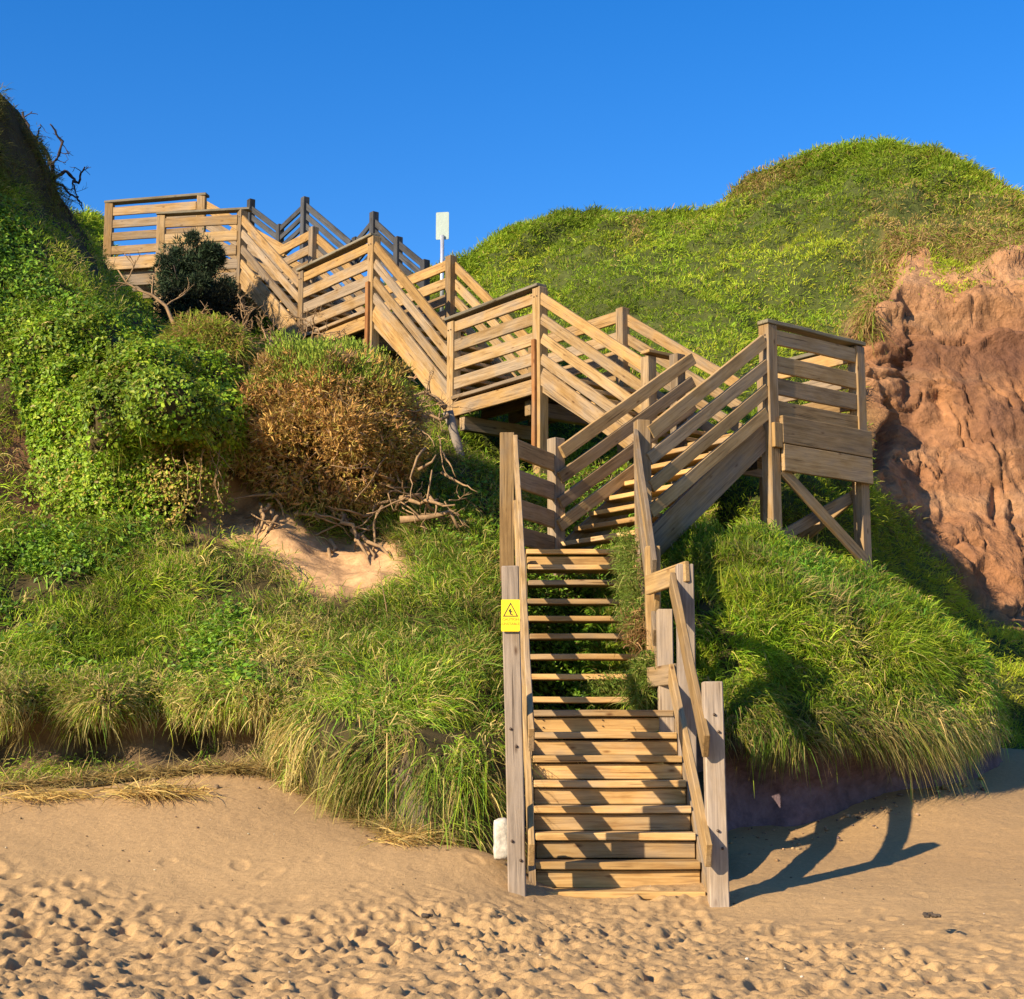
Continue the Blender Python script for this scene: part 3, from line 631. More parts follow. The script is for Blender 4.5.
# ------------------------------------------------------------------ beach
cs = np.array([(-200, 800, 13.2), (-100, 795, 13.2), (0, 790, 13.2), (100, 780, 13.3), (200, 770, 13.35), (270, 775, 13.2), (330, 803, 12.8), (400, 835, 12.25), (470, 848, 12.0), (503, 858, 11.6),
               (515, 893, 11.12), (560, 902, 11.12), (640, 906, 11.12), (715, 908, 11.12), (740, 842, 13.1), (800, 848, 13.15), (830, 838, 13.4), (890, 806, 14.0), (960, 788, 14.6), (1024, 782, 15.2), (1150, 790, 15.2), (725, 884, 11.6), (800, 884, 11.7), (540, 884, 11.6), (640, 884, 11.6), (700, 884, 11.6)])
Pc = at(cs[:, 0], cs[:, 1], cs[:, 2])
ex = [(x, y, z) for x in (-5, -2.5, 0, 2.5, 5.5) for y, z in ((6., 0.), (8, .0), (9.5, .02))]+[(-4, 10.7, .28), (-2, 10.8, .22), (3, 10.6, .12), (5, 10.8, .22), (.8, 12.2, .0), (.8, 13, .35), (.8, 14.5, .6), (-4, 15, 1.0), (5, 16, 1.1)]
Pc = np.concatenate([Pc, np.array(ex)])
def sand_z(x, y):
    q = np.stack([np.clip(x, -6, 7), np.clip(y, 5, 16.5)], -1).reshape(-1, 2)
    z = tps(Pc[:, :2], Pc[:, 2], q, .02).reshape(np.shape(x))
    return z
def spaced(a, b, st, far):
    mid = np.arange(a, b, st); g = st*1.35**np.arange(1, 60); o = np.cumsum(g); o = o[o < far]
    return np.concatenate([(a-o)[::-1], mid, b+o])
xs = spaced(-4.3, 5.4, .0145, 260); ys = spaced(7.2, 14.9, .0165, 260)
X, Y = np.meshgrid(xs, ys, indexing='ij')
Z = sand_z(np.clip(X, -9, 10), np.clip(Y, 4, 17))
inner = (sstep(-4.5, -4.2, X)*(1-sstep(5.3, 5.6, X))*sstep(6.9, 7.3, Y)*(1-sstep(14.7, 15.0, Y)))
P3 = np.stack([X, Y, Y*0], -1)
tr = 1-sstep(10.1, 11.75-.35*sstep(1.2, -1.5, X), Y+.8*fbm(P3, .9, 4, 81)+.22*np.clip(X, 0, 4)*(X > 1.4)-.1*np.clip(-X-1, 0, 3))       # trodden zone near the water side
tr = np.clip(tr*(1-.6*sstep(1.8, 3.2, X-.25*(9-Y))), 0, 1)
Zd = .018*fbm(P3, 1.7, 4, 83)+.004*fbm(P3, 9, 3, 85)
lump = fbm(P3, 3.8, 5, 87, .55); Zd += (tr+.07)*.70*(.75+.9*np.clip(fbm(P3, .7, 2, 82)+.3, 0, 1))*(.055*fbm(P3+.2*lump[..., None], 3.6, 5, 88, .62)+.034*(.6-2*np.abs(fbm(P3, 7.5, 4, 89, .6)))+.028*fbm(P3, 15., 3, 90, .65))
dm = np.zeros_like(Zd); cr = np.zeros_like(Zd)
for k in range(1700):                                                    # footprints: a pit, a pushed-up rim
    fx = RNG.uniform(-4.3, 5.4); fy = RNG.uniform(7.2, 11.6); i = int((fx+4.3)/.0145)+np.searchsorted(xs, -4.3); j = np.searchsorted(ys, fy)
    if not (0 < i < len(xs)-1 and 0 < j < len(ys)-1) or RNG.random() > tr[i, j]+.04: continue
    a = RNG.uniform(0, math.pi) if RNG.random() < .4 else RNG.normal(1.2, .4); l, w = RNG.uniform(.06, .15), RNG.uniform(.035, .075); dp = RNG.uniform(.008, .032)*(.35+.65*tr[i, j])
    i0, i1 = max(i-26, 0), min(i+27, len(xs)); j0, j1 = max(j-24, 0), min(j+25, len(ys))
    xx, yy = X[i0:i1, j0:j1]-fx, Y[i0:i1, j0:j1]-fy
    u = (xx*math.cos(a)+yy*math.sin(a))/l; v = (-xx*math.sin(a)+yy*math.cos(a))/w; r = np.sqrt(u*u+v*v)+.7*lump[i0:i1, j0:j1]
    dm[i0:i1, j0:j1] += -dp*(1-sstep(.55, 1.05, r))+dp*.3*np.exp(-((r-1.3)/.3)**2)
Z = Z+(Zd+np.clip(dm, -.085, .06))*inner
nzc = fbm(P3, .8, 4, 91)[..., None]*.5+.5
damp = sstep(11.0, 12.6, Y)[..., None]*.35
csand = np.array((.405, .262, .122))*(.9+.2*nzc); csand = csand*(1-damp)+np.array((.34, .208, .094))*damp
idx = np.arange(X.size).reshape(X.shape)
f = np.stack([idx[:-1, :-1], idx[1:, :-1], idx[1:, 1:], idx[:-1, 1:]], -1).reshape(-1, 4)
bo = np_mesh('beach', np.stack([X, Y, Z], -1).reshape(-1, 3), f.ravel(), np.full(len(f), 4), SAND, csand.reshape(-1, 3), True)
tag(bo, 'golden trodden beach sand in front of the stairs', None, None, 'structure')
def sand_h(x, y):
    i = np.clip(np.searchsorted(xs, x), 0, len(xs)-1); j = np.clip(np.searchsorted(ys, y), 0, len(ys)-1); return Z[i, j]

# ------------------------------------------------------------------ blades and leaves
def blades(base, g, L, w, droop, col, tipcol=None, seg=3, side=None):
    """tapered curved strips; every blade bends under its own weight"""
    n = len(base); t = np.linspace(0, 1, seg+1)
    down = np.array((0, 0, -1.))
    C = base[:, None]+L[:, None, None]*(g[:, None]*t[None, :, None]+droop[:, None, None]*down*(t**2)[None, :, None])
    rnd = unit(RNG.normal(size=(n, 3))) if side is None else side
    sd = unit(np.cross(g, rnd))
    wid = (w[:, None]*(1-t[None]**1.5)*.5)[..., None]*sd[:, None]
    A = C[:, :-1]-wid[:, :-1]; B = C[:, :-1]+wid[:, :-1]; T_ = C[:, -1:]
    Vv = np.concatenate([np.stack([A, B], 2).reshape(n, -1, 3), T_], 1); m = Vv.shape[1]
    fq = [[2*k, 2*k+1, 2*k+3, 2*k+2] for k in range(seg-1)]
    flat = [i for q in fq for i in q]+[2*seg-2, 2*seg-1, 2*seg]; sizes = [4]*(seg-1)+[3]
    F = (np.array(flat)[None]+(np.arange(n)*m)[:, None]).ravel(); S = np.tile(sizes, n)
    cc = np.repeat(col[:, None], m, 1)
    if tipcol is not None:
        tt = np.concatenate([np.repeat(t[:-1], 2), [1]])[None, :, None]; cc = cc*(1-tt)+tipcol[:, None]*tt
    return Vv.reshape(-1, 3), F, S, cc.reshape(-1, 3)
def leaves(c, nrm, size, col, long=1.5):
    """kite-shaped folded leaves"""
    n = len(c); t = unit(np.cross(nrm, RNG.normal(size=(n, 3)))); b = np.cross(nrm, t); s = size[:, None]
    pts = np.stack([c-t*s*long*.5, c+b*s*.42+nrm*s*.1, c+t*s*long*.5-nrm*s*.1, c-b*s*.42+nrm*s*.1], 1)
    F = (np.array([0, 1, 2, 0, 2, 3])[None]+(np.arange(n)*4)[:, None]).ravel()
    return pts.reshape(-1, 3), F, np.full(2*n, 3), np.repeat(col[:, None], 4, 1).reshape(-1, 3)
def joinp(parts):
    vs, fs, ss, cs_ = [], [], [], []; o = 0
    for v, f_, s_2, c in parts: vs.append(v); fs.append(f_+o); ss.append(s_2); cs_.append(c); o += len(v)
    return np.concatenate(vs), np.concatenate(fs), np.concatenate(ss), np.concatenate(cs_)
def tufts(patch, nc, per, dens, spread, splay, thick=.14):
    b, nr, px, py = patch.sample(nc, dens); k = np.repeat(np.arange(nc), per); n = nc*per
    t = RNG.normal(size=(n, 3)); t -= (t*nr[k]).sum(1, keepdims=True)*nr[k]; r = RNG.random(n)[:, None]**.5
    t = unit(t)*r; cd = RNG.normal(size=(nc, 3))
    return b[k]+t*spread+nr[k]*(RNG.uniform(-.01, thick, nc)[k]*RNG.random(n))[:, None], nr[k], px[k], py[k], t*splay, cd[k], k
def pal(n, cols, wts, jit=.25):
    cols = np.array(cols, float); k = RNG.choice(len(cols), n, p=np.array(wts)/sum(wts)); c = cols[k]
    return c*(1+RNG.uniform(-jit, jit, (n, 1)))*(1+RNG.uniform(-.08, .08, (n, 3)))
def pick(n, w, ca, cb):
    """per blade: cb where a random draw falls under w"""
    m = (RNG.random(n) < w)[:, None]; return np.where(m, cb, ca)
UP = np.array((0, 0, 1.))
GREENS = [(.25, .39, .020), (.34, .46, .028), (.14, .26, .014), (.45, .49, .045)]
STRAW = [(.66, .52, .19), (.56, .44, .15), (.46, .42, .11), (.30, .23, .09)]
GREY_G = [(.20, .35, .035), (.28, .41, .05), (.13, .26, .025)]

# -- grass on the left bank
def densL(px, py, P):
    d = np.ones_like(px)
    d *= 1-poly(px, py, CAVE, 14)
    d *= 1-.97*poly(px, py, UNDER, 14)
    d *= 1-.9*poly(px, py, HOLE, 16)
    d *= 1-.9*poly(px, py, IVY, 10)
    d *= 1-.8*poly(px, py, LEFTSOIL, 20)
    d *= 1-.97*(px > 500)*sstep(560, 600, py)*(1-.0*py)
    d *= 1-.97*sstep(775, 800, py)*(px < 300)
    d *= 1+3.*poly(px, py, [(-200, 684), (280, 686), (280, 708), (-200, 708)], 8)
    ch = fbm(P*np.array((2.3, 2.3, .5)), 1.5, 3, 181); d *= np.where((px > 285) & (py > 715), np.clip(.55+2.2*ch, .04, 1.3), 1)
    d *= 1-.55*sstep(775, 800, py)
    return d*(py < botL(px)-8)*(1-.6*sstep(-40, -110, px))
nc, per = 13500, 14
b, nr, px, py, out, cd, k = tufts(PL, nc, per, lambda a, b_, P: densL(a, b_, P)*np.clip(.62+1.5*fbm(P, 1.9, 3, 161)*(1-.8*sstep(670, 690, b_)), .05, 1.2), .10, .5, .16); n = nc*per
ns = fbm(b, 1.6, 3, 101)[k*per]; ns2 = fbm(b, .8, 3, 103)[k*per]; cr_ = RNG.random(nc)[k]
strawy = np.clip(.19+.55*np.clip(ns, 0, 1)+.30*(cr_ > .82)+.42*poly(px, py, [(-200, 690), (200, 690), (280, 700), (340, 720), (300, 830), (200, 760), (-200, 740)], 40)+.5*poly(px, py, [(330, 740), (420, 735), (415, 800), (380, 770), (350, 830), (300, 790)], 25)
                 +.25*poly(px, py, [(225, 570), (330, 590), (330, 690), (260, 690)], 40)-.2*poly(px, py, [(0, 530), (160, 530), (160, 690), (0, 690)], 60), 0, .92)*(1-.5*(py < 330))
gcl = pal(nc, GREENS, (3, 3, 2, 1.6), .3)[k]; ggl = pal(nc, GREY_G, (2, 2, 1), .3)[k]
mixg = pick(n, np.clip(.35-ns2, 0, .8)*(py > 520), gcl, ggl)
col = pick(n, strawy, mixg, pal(n, STRAW, (3, 3, 2, 1)))*RNG.uniform(.75, 1.2, (n, 1))
L = RNG.uniform(.10, .29, n)*(.55+.75*RNG.random(nc)[k])*(1+.25*sstep(640, 720, py))*(1-.4*sstep(350, 250, py))
right = sstep(270, 320, px)
L *= np.where(py > 660, .62+.50*right, 1)*(1-.35*sstep(690, 705, py)*(1-right))
hang = sstep(690, 730, py)
swirl = np.stack([fbm(b, 1.8, 2, 107)+.8*fbm(b, 5., 2, 108), fbm(b, 1.8, 2, 109)*.4, fbm(b, 2.6, 2, 111)*.5], -1)
gd = unit(nr*(.5-.15*hang)[:, None]+UP*(.5-.75*hang)[:, None]+swirl*(.9+.9*hang)[:, None]+out*(1-.45*hang)[:, None]+cd*.35+RNG.normal(size=(n, 3))*(.22+.22*hang)[:, None])
dr = RNG.uniform(.3, 1., n)+hang*.5
col = col*np.clip(.92+.75*fbm(b, 1.3, 3, 185)[k*per], .5, 1.2)[:, None]
str2 = (RNG.random(n) < np.clip(1.6*fbm(b*np.array((2.3, 2.3, .5)), 1.2, 3, 187)[k*per], 0, .8)*sstep(715, 745, py)*right)[:, None]; col = np.where(str2, pal(n, STRAW, (3, 3, 1, 1)), col)
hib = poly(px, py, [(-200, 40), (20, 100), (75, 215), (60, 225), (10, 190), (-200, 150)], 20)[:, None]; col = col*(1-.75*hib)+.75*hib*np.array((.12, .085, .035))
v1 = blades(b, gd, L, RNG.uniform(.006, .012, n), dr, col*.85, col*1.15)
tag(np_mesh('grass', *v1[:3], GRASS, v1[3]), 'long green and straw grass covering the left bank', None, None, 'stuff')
# broad-leaved ground cover among it
n = 46000
def densC(px, py, P):
    k = np.clip(fbm(P, .9, 3, 113)*3.-.1, 0, 1)*poly(px, py, [(-200, 525), (200, 525), (230, 560), (270, 700), (150, 690), (-200, 690)], 30)
    k = k+.8*poly(px, py, [(-200, 200), (0, 205), (60, 290), (130, 320), (40, 335), (-200, 400)], 14)+.25*poly(px, py, [(420, 470), (500, 490), (500, 560), (430, 540)], 20)
    k = k+.5*poly(px, py, [(480, 470), (680, 470), (680, 720), (530, 720), (510, 560)], 20)
    return k*(1-poly(px, py, IVY, 6))*(1-poly(px, py, CAVE, 14))
b, nr, px, py = PL.sample(n, densC)
b = b+nr*(RNG.uniform(0, .16, n))[:, None]
col = pal(n, [(.17, .31, .02), (.24, .38, .025), (.10, .21, .015), (.06, .12, .012)], (3, 2, 3, 2)); 
v1 = leaves(b, unit(nr+UP*.3+RNG.normal(size=(n, 3))*.55), RNG.uniform(.025, .055, n), col)
tag(np_mesh('ground_cover', *v1[:3], LEAF, v1[3]), 'bright leafy ground cover growing through the grass', None, None, 'stuff')

# -- grass on the mound
def densM(px, py, P):
    d = 1-.985*poly(px, py, UND_M, 10); return d*(1-sstep(724, 750, py))*(1-.95*sstep(745, 715, px)*sstep(680, 720, py))*(1-.7*sstep(968, 985, px))
nc, per = 8200, 17
b, nr, px, py, out, cd, k = tufts(PM, nc, per, lambda a, b_, P: densM(a, b_, P)*np.clip(.62+1.4*fbm(P, 2.1, 3, 163), .05, 1.2), .095, .5, .16); n = nc*per
ns = fbm(b, 1.7, 3, 121)[k*per]; ns2 = fbm(b, 1., 3, 123)[k*per]; cr_ = RNG.random(nc)[k]
strawy = np.clip(.06+.55*np.clip(ns-.15, 0, 1)+.22*(cr_ > .86)+.33*poly(px, py, [(780, 600), (860, 590), (880, 700), (960, 690), (970, 780), (820, 780), (840, 680)], 40)+.45*sstep(690, 750, py), 0, .8)
col = pick(n, strawy, pick(n, np.clip(.3+ns2*1.5, 0, .85), pal(nc, GREENS, (3, 3, 2, 2), .3)[k], pal(nc, GREY_G, (2, 1, 2), .3)[k]*np.array((.85, 1.0, .85))), pal(n, STRAW, (2, 3, 3, 2)))*RNG.uniform(.75, 1.2, (n, 1))
hang = sstep(640, 750, py); col = col*np.clip(.92+.75*fbm(b, 1.4, 3, 189)[k*per], .5, 1.2)[:, None]
L = RNG.uniform(.09, .25, n)*(.6+.75*RNG.random(nc)[k])*np.clip(1-.25*hang+1.3*hang*fbm(b*np.array((2., 2., .4)), 1.5, 3, 191)[k*per], .35, 1.5)*(.55+.45*sstep(0, 60, py-topM(px)))*(1+.3*poly(px, py, [(850, 560), (960, 680), (940, 750), (860, 750)], 40))*(1-.4*sstep(950, 985, px))
swirl = np.stack([fbm(b, 1.6, 2, 127)+.2+.8*fbm(b, 5., 2, 128), fbm(b, 1.6, 2, 129)*.4, fbm(b, 2.6, 2, 131)*.5], -1)
gd = unit(nr*(.6-.2*hang)[:, None]+UP*(.6-.8*hang)[:, None]+swirl*(.8+.8*hang)[:, None]+out*(1.2-.6*hang)[:, None]+cd*.4+RNG.normal(size=(n, 3))*(.22+.2*hang)[:, None])
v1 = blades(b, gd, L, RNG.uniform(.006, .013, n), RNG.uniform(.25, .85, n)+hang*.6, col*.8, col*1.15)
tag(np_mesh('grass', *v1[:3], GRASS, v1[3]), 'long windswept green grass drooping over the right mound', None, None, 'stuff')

# -- turf of the headland
def densH(px, py, P):
    k = clifft(px, py); t = poly(px, py, TURF, 10)
    return (np.clip((1-k*1.6), 0, 1)+t+.05*k*(py < 300))*(1+2.5*(py-topH(px) < 14)+1.2*(py-topH(px) < 40))
nc, per = 32000, 11
b, nr, px, py, out, cd, k = tufts(PH, nc, per, densH, .15, .6); n = nc*per
ns = fbm(b, .35, 4, 141)[k*per]; ns2 = fbm(b, 1.1, 3, 143)[k*per]; ns4 = fbm(b, .6, 3, 145)[k*per]
brown = np.clip(.04+.9*np.clip(ns4-.30, 0, 1)+.75*poly(px, py, [(725, 200), (735, 175), (770, 160), (800, 160), (770, 195)], 18)+.8*poly(px, py, [(870, 200), (900, 185), (1030, 195), (1040, 255), (960, 245), (885, 250), (862, 300), (880, 400), (840, 400), (838, 300)], 40)-.9*poly(px, py, TURF, 10)+.7*poly(px, py, [(622, 232), (640, 228), (646, 242), (628, 246)], 8), 0, .85)
yel = np.clip(.42+ns*1.7, 0, 1)
ca = pal(nc, [(.25, .37, .022), (.20, .30, .018), (.31, .41, .028)], (3, 2, 2), .15)[k]; cb = pal(nc, [(.43, .50, .032), (.50, .54, .042), (.36, .46, .028)], (3, 2, 3), .15)[k]
col = pick(n, brown, pick(n, yel, ca, cb), pal(n, [(.50, .35, .13), (.42, .28, .11), (.42, .36, .08)], (2, 2, 3)))*RNG.uniform(.85, 1.12, (n, 1))
L = RNG.uniform(.07, .17, n)*(.6+.8*RNG.random(nc)[k])*(1+.5*(py-topH(px) < 10)); far = (np.linalg.norm(b, axis=1)/26)
gd = unit(nr*.75+UP*.4+np.array((.15, 0, 0))+out+cd*.3+RNG.normal(size=(n, 3))*.3)
col = col*np.clip(.95+.6*fbm(b, .55, 4, 193)[k*per], .55, 1.2)[:, None]
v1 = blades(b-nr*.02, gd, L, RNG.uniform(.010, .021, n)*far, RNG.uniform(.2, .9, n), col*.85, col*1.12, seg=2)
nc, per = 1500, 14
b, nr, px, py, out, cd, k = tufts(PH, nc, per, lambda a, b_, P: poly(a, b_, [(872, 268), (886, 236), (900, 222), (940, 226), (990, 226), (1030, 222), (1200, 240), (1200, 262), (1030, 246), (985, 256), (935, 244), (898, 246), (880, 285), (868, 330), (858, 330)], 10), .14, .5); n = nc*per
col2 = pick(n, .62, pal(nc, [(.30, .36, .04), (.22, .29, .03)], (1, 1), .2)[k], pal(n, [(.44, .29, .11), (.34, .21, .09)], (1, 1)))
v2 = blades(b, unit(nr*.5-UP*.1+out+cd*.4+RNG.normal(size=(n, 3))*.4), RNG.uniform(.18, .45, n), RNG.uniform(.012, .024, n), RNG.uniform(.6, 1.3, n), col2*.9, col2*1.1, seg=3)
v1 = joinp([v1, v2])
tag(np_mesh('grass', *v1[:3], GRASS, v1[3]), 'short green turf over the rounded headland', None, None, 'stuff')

# -- straw washed up along the foot of the left bank
n = 6900
lx = np.concatenate([RNG.uniform(-30, 300, 2600), RNG.uniform(230, 440, 3600), RNG.uniform(0, 190, 700)])
ly = np.concatenate([np.interp(lx[:2600], [-30, 100, 200, 300], [792, 782, 772, 782])+RNG.normal(0, 6, 2600), np.interp(lx[2600:6200], [230, 300, 350, 400, 440], [776, 794, 824, 846, 858])+RNG.normal(0, 8, 3600), np.interp(lx[6200:], [0, 100, 190], [795, 802, 806])+RNG.normal(0, 6, 700)])
dY = np.interp(lx, cs[:10, 0], cs[:10, 2]); pw = at(lx, ly, dY-.02*(ly-780)/10)
gx = np.stack([pw[:, 0], np.minimum(pw[:, 1], 13.2)], -1)
b = np.stack([gx[:, 0], gx[:, 1], sand_h(gx[:, 0], gx[:, 1])+RNG.uniform(.0, .04, n)], -1)
gd = unit(np.stack([np.ones(n)*.5+RNG.normal(0, .8, n), RNG.normal(-.2, .8, n), RNG.uniform(0, .5, n)], -1))
col = pal(n, [(.46, .34, .13), (.36, .26, .09), (.28, .21, .09)], (2, 2, 1))
v1 = blades(b, gd, RNG.uniform(.08, .34, n), RNG.uniform(.005, .010, n), RNG.uniform(.05, .4, n), col)
tag(np_mesh('dry_grass', *v1[:3], GRASS, v1[3]), 'golden dry straw strewn along the foot of the left bank', None, None, 'stuff')

# ------------------------------------------------------------------ tubes, branches
def wander(p, d, L, n=7, jit=.3, bend=(0, 0, 0)):
    p = np.array(p, float); d = unit(np.array(d, float)); out = [p]
    for _ in range(n): d = unit(d+RNG.normal(size=3)*jit*.5+np.array(bend)/n); p = p+d*L/n; out.append(p)
    return np.array(out), d
def branching(p, d, L, r, depth, jit=.35, split=(2, 3), shrink=.68, bend=(0, 0, .1), acc=None, spread=.6, tips=None):
    acc = [] if acc is None else acc
    path, de = wander(p, d, L, 6, jit, bend); acc.append(tube(path, r, r*.6, 5, .06))
    if depth > 0:
        for k in range(RNG.integers(split[0], split[1]+1)):
            i = RNG.integers(3, 7); branching(path[i], unit(de+RNG.normal(size=3)*spread), L*shrink*RNG.uniform(.7, 1.15), r*.6, depth-1, jit, split, shrink, bend, acc, spread, tips)
    elif tips is not None: tips.append(path[-1])
    return acc
def part(name, parts, mat, parent, usecol=False, smooth=True):
    v, f_, s2, c = joinp(parts)
    return np_mesh(name, v, f_, s2, mat, c if usecol else None, smooth, parent, WM[parent.name].translation)

# -- ivy-like creeper on the bank
ivb = at(110, 500, 15.9)
iv = empty('creeper', ivb, 'bright green leafy creeper hanging in a curtain over the left bank', 'creeper')
n = 52000
b, nr, px, py = PL.sample(n, lambda px, py, P: poly(px, py, IVY, 16)*(.06+np.clip(1.5*fbm(P*np.array((1, 1, .6)), 2.3, 3, 151)+.55, 0, 1)))
cl = np.clip(fbm(b, 2.6, 3, 153)+.25, 0, 1)
b = b+nr*(RNG.uniform(.0, .10, n)+.28*cl*RNG.uniform(.5, 1, n))[:, None]
vst = fbm(b*np.array((2.2, 2.2, .35)), 1.6, 3, 155)
dry = np.clip(.75*poly(px, py, [(150, 440), (222, 435), (205, 525), (150, 525)], 25)+.05+.5*np.clip(vst-.2, 0, 1), 0, .7)
shd = (1-.35*np.clip(-vst*2, 0, 1))[:, None]
col = pick(n, dry, pal(n, [(.22, .36, .018), (.29, .43, .022), (.13, .24, .012), (.36, .44, .03)], (3, 2, 2, 1.5)), pal(n, [(.34, .26, .06), (.22, .22, .03)], (1, 1)))
lv = [leaves(b, unit(nr+UP*.35+RNG.normal(size=(n, 3))*.5), RNG.uniform(.018, .052, n)*RNG.choice([.8, 1, 1.25], n), col*np.clip(.95+.8*fbm(b, 1.1, 3, 157), .5, 1.2)[:, None], 1.35)]
sc = []
for k in range(150):                                                    # trailing ends along the lower edge of the curtain
    x = RNG.uniform(28, 226); y = RNG.uniform(440, 492); m = RNG.integers(18, 60); Lh = RNG.uniform(.25, .62); p0 = at(x, y, float(np.interp(x, [20, 100, 180, 230], [16.45, 16.05, 16.15, 16.55]))-RNG.uniform(0, .12))
    t_ = RNG.random(m); sc.append((p0+np.stack([RNG.normal(0, .03, m)+.06*np.sin(t_*4+k), RNG.normal(0, .03, m), -t_*Lh], 1), x))
c2 = np.concatenate([a for a, _ in sc]); x2 = np.concatenate([np.full(len(a), x) for a, x in sc]); m = len(c2)
lv.append(leaves(c2, unit(np.array((-.3, -1, .3))+RNG.normal(size=(m, 3))*.5), RNG.uniform(.018, .04, m), pick(m, np.where(x2 > 148, .6, .12), pal(m, [(.25, .38, .02), (.33, .42, .03), (.16, .27, .015)], (3, 2, 2)), pal(m, [(.46, .34, .08), (.36, .25, .07)], (2, 1))), 1.6))
part('foliage', lv, LEAF, iv, True, False)
acc = []
for k in range(26):
    x = RNG.uniform(150, 222); y0 = RNG.uniform(440, 490); p0 = at(x, y0, 16.35+RNG.uniform(-.1, .3)-.001*(x-100)); path, _ = wander(p0-np.array((0, .12, 0)), (0, -.05, -1), RNG.uniform(.3, .8), 8, .5, (0, 0, -.4)); acc.append(tube(path, .006, .003, 4))
part('stem', acc, BARK, iv)

# -- shrubs
def shrub(name, label, ctr, rad, n, cols, wts, size, base, fill=.28, top=None, seed=0, lmat=NEEDLE, upf=.4, barkm=BARK, lumps=1., nst=9):
    root = empty(name, base, label, 'shrub'); ctr = np.array(ctr); rad = np.array(rad)
    nb = int(44*max(.7, lumps)); bd = unit(RNG.normal(size=(nb, 3))); bc_ = bd*rad*RNG.uniform(.40, .92, (nb, 1)); br_ = RNG.uniform(.14, .36, nb)
    kb = RNG.choice(nb, n, p=br_**2/(br_**2).sum()); d = unit(RNG.normal(size=(n, 3))+.5*bd[kb])
    c = ctr+bc_[kb]+d*(br_[kb]*RNG.random(n)**.35*(1+.35*fbm(d*2+kb[:, None], 1.6, 2, seed)))[:, None]*rad.mean()
    fl_ = RNG.random(n) < fill; d2 = unit(RNG.normal(size=(n, 3))); c = np.where(fl_[:, None], ctr+d2*rad*(.70+.28*RNG.random(n)+.22*fbm(d2, 2.4, 3, seed+9))[:, None], c); d = np.where(fl_[:, None], d2, d)
    keep = fbm(c, 4.4, 3, seed+5) > -.3; c, d, kb = c[keep], d[keep], kb[keep]; m = len(c)
    col = pick(m, .55, pal(nb, cols, wts, .3)[kb], pal(m, cols, wts, .3))
    gd = unit(d+UP*upf+RNG.normal(size=(m, 3))*.6)
    sz = RNG.uniform(size[0], size[1], m)
    tw = [blades(c, gd, sz, sz*.16, RNG.uniform(-.1, .3, m), col, col*1.15, seg=2), blades(c, unit(gd+RNG.normal(size=(m, 3))*.6), sz*.8, sz*.2, RNG.uniform(-.1, .3, m), col*.9, seg=2)]
    part('foliage', tw, lmat, root, True, False)
    acc = []
    for k in range(nst):
        e = ctr+unit(RNG.normal(size=3))*rad*.7; path, _ = wander(base, e-np.array(base), np.linalg.norm(e-np.array(base)), 6, .25); acc.append(tube(path, .035, .008, 5, .1))
    part('stem', acc, barkm, root)
    return root
# brown coastal shrub with a green top and bare roots
bc = at(328, 440, 17.1); bb = at(320, 515, 17.3)
bs = shrub('coastal_shrub', 'large rust brown dome shaped shrub with a green top above the bare sand hollow', bc, (1.06, .85, 1.02), 50000,
           [(.44, .26, .075), (.32, .18, .065), (.50, .33, .10), (.34, .28, .055), (.33, .21, .11)], (3, 2, 2, 2, 2), (.035, .105), bb, seed=201, lumps=1.4)
n = 16000; d = unit(RNG.normal(size=(n, 3))*np.array((1, .8, .6))+np.array((0, -.15, .9))); c = bc+d*np.array((.98, .78, .98))*(.80+.24*RNG.random(n)+.35*fbm(d, 2.6, 2, 207))[:, None]
c[:, 0] -= .05; c[:, 2] += .10; k = c[:, 2] > bc[2]+.52+.2*fbm(c, 3, 2, 209); c, d = c[k], d[k]; m = len(c); col = pal(m, [(.22, .30, .035), (.27, .34, .05), (.15, .23, .03)], (2, 2, 1))
part('green_foliage', [blades(c, unit(d+UP*.6+RNG.normal(size=(m, 3))*.45), RNG.uniform(.03, .08, m), RNG.uniform(.010, .017, m), RNG.uniform(0, .2, m), col, col*1.1, seg=2)], NEEDLE, bs, True, False)
acc = []
for k in range(44):
    x = RNG.uniform(250, 440) if k < 22 else RNG.uniform(375, 450); y = RNG.uniform(492, 525) if k < 22 else RNG.uniform(395, 520); p0 = at(x, y, 16.75+RNG.uniform(-.15, .3)); path, _ = wander(p0, (RNG.uniform(-.7, .9), RNG.uniform(-.7, 0), RNG.uniform(-.5, .1)), RNG.uniform(.4, 1.0), 8, .55, (0, 0, -.25)); acc.append(tube(path, RNG.uniform(.008, .024), .004, 6, .1))
for x0, y0, x1, y1 in ((345, 515, 372, 570), (352, 530, 385, 575), (270, 505, 255, 545), (272, 510, 270, 560), (330, 540, 328, 592), (400, 498, 455, 505), (360, 535, 395, 560)):
    a_, b_ = at(x0, y0, 16.7), at(x1, y1, 16.2); path = np.linspace(a_, b_, 9)+np.r_[np.zeros((1, 3)), RNG.normal(size=(7, 3))*.03, np.zeros((1, 3))]; acc.append(tube(path, .028, .010, 6, .1))
part('root', acc, BARK, bs)
# dark round shrub under the upper landing
shrub('evergreen_shrub', 'dark green rounded shrub in front of the upper landing rails', at(190, 280, 25.2), (.66, .5, .86), 22000, [(.05, .08, .038), (.07, .10, .05), (.03, .045, .025)], (2, 1, 2), (.05, .12), at(192, 325, 25.2), seed=231, barkm=DARKBARK, lumps=.8, fill=.10)
shrub('evergreen_shrub', 'low black green thicket below the dark rounded shrub', at(205, 316, 25.0), (.9, .6, .55), 8000, [(.022, .026, .014), (.035, .035, .02)], (2, 1), (.05, .12), at(205, 335, 25.0), seed=241, barkm=DARKBARK)
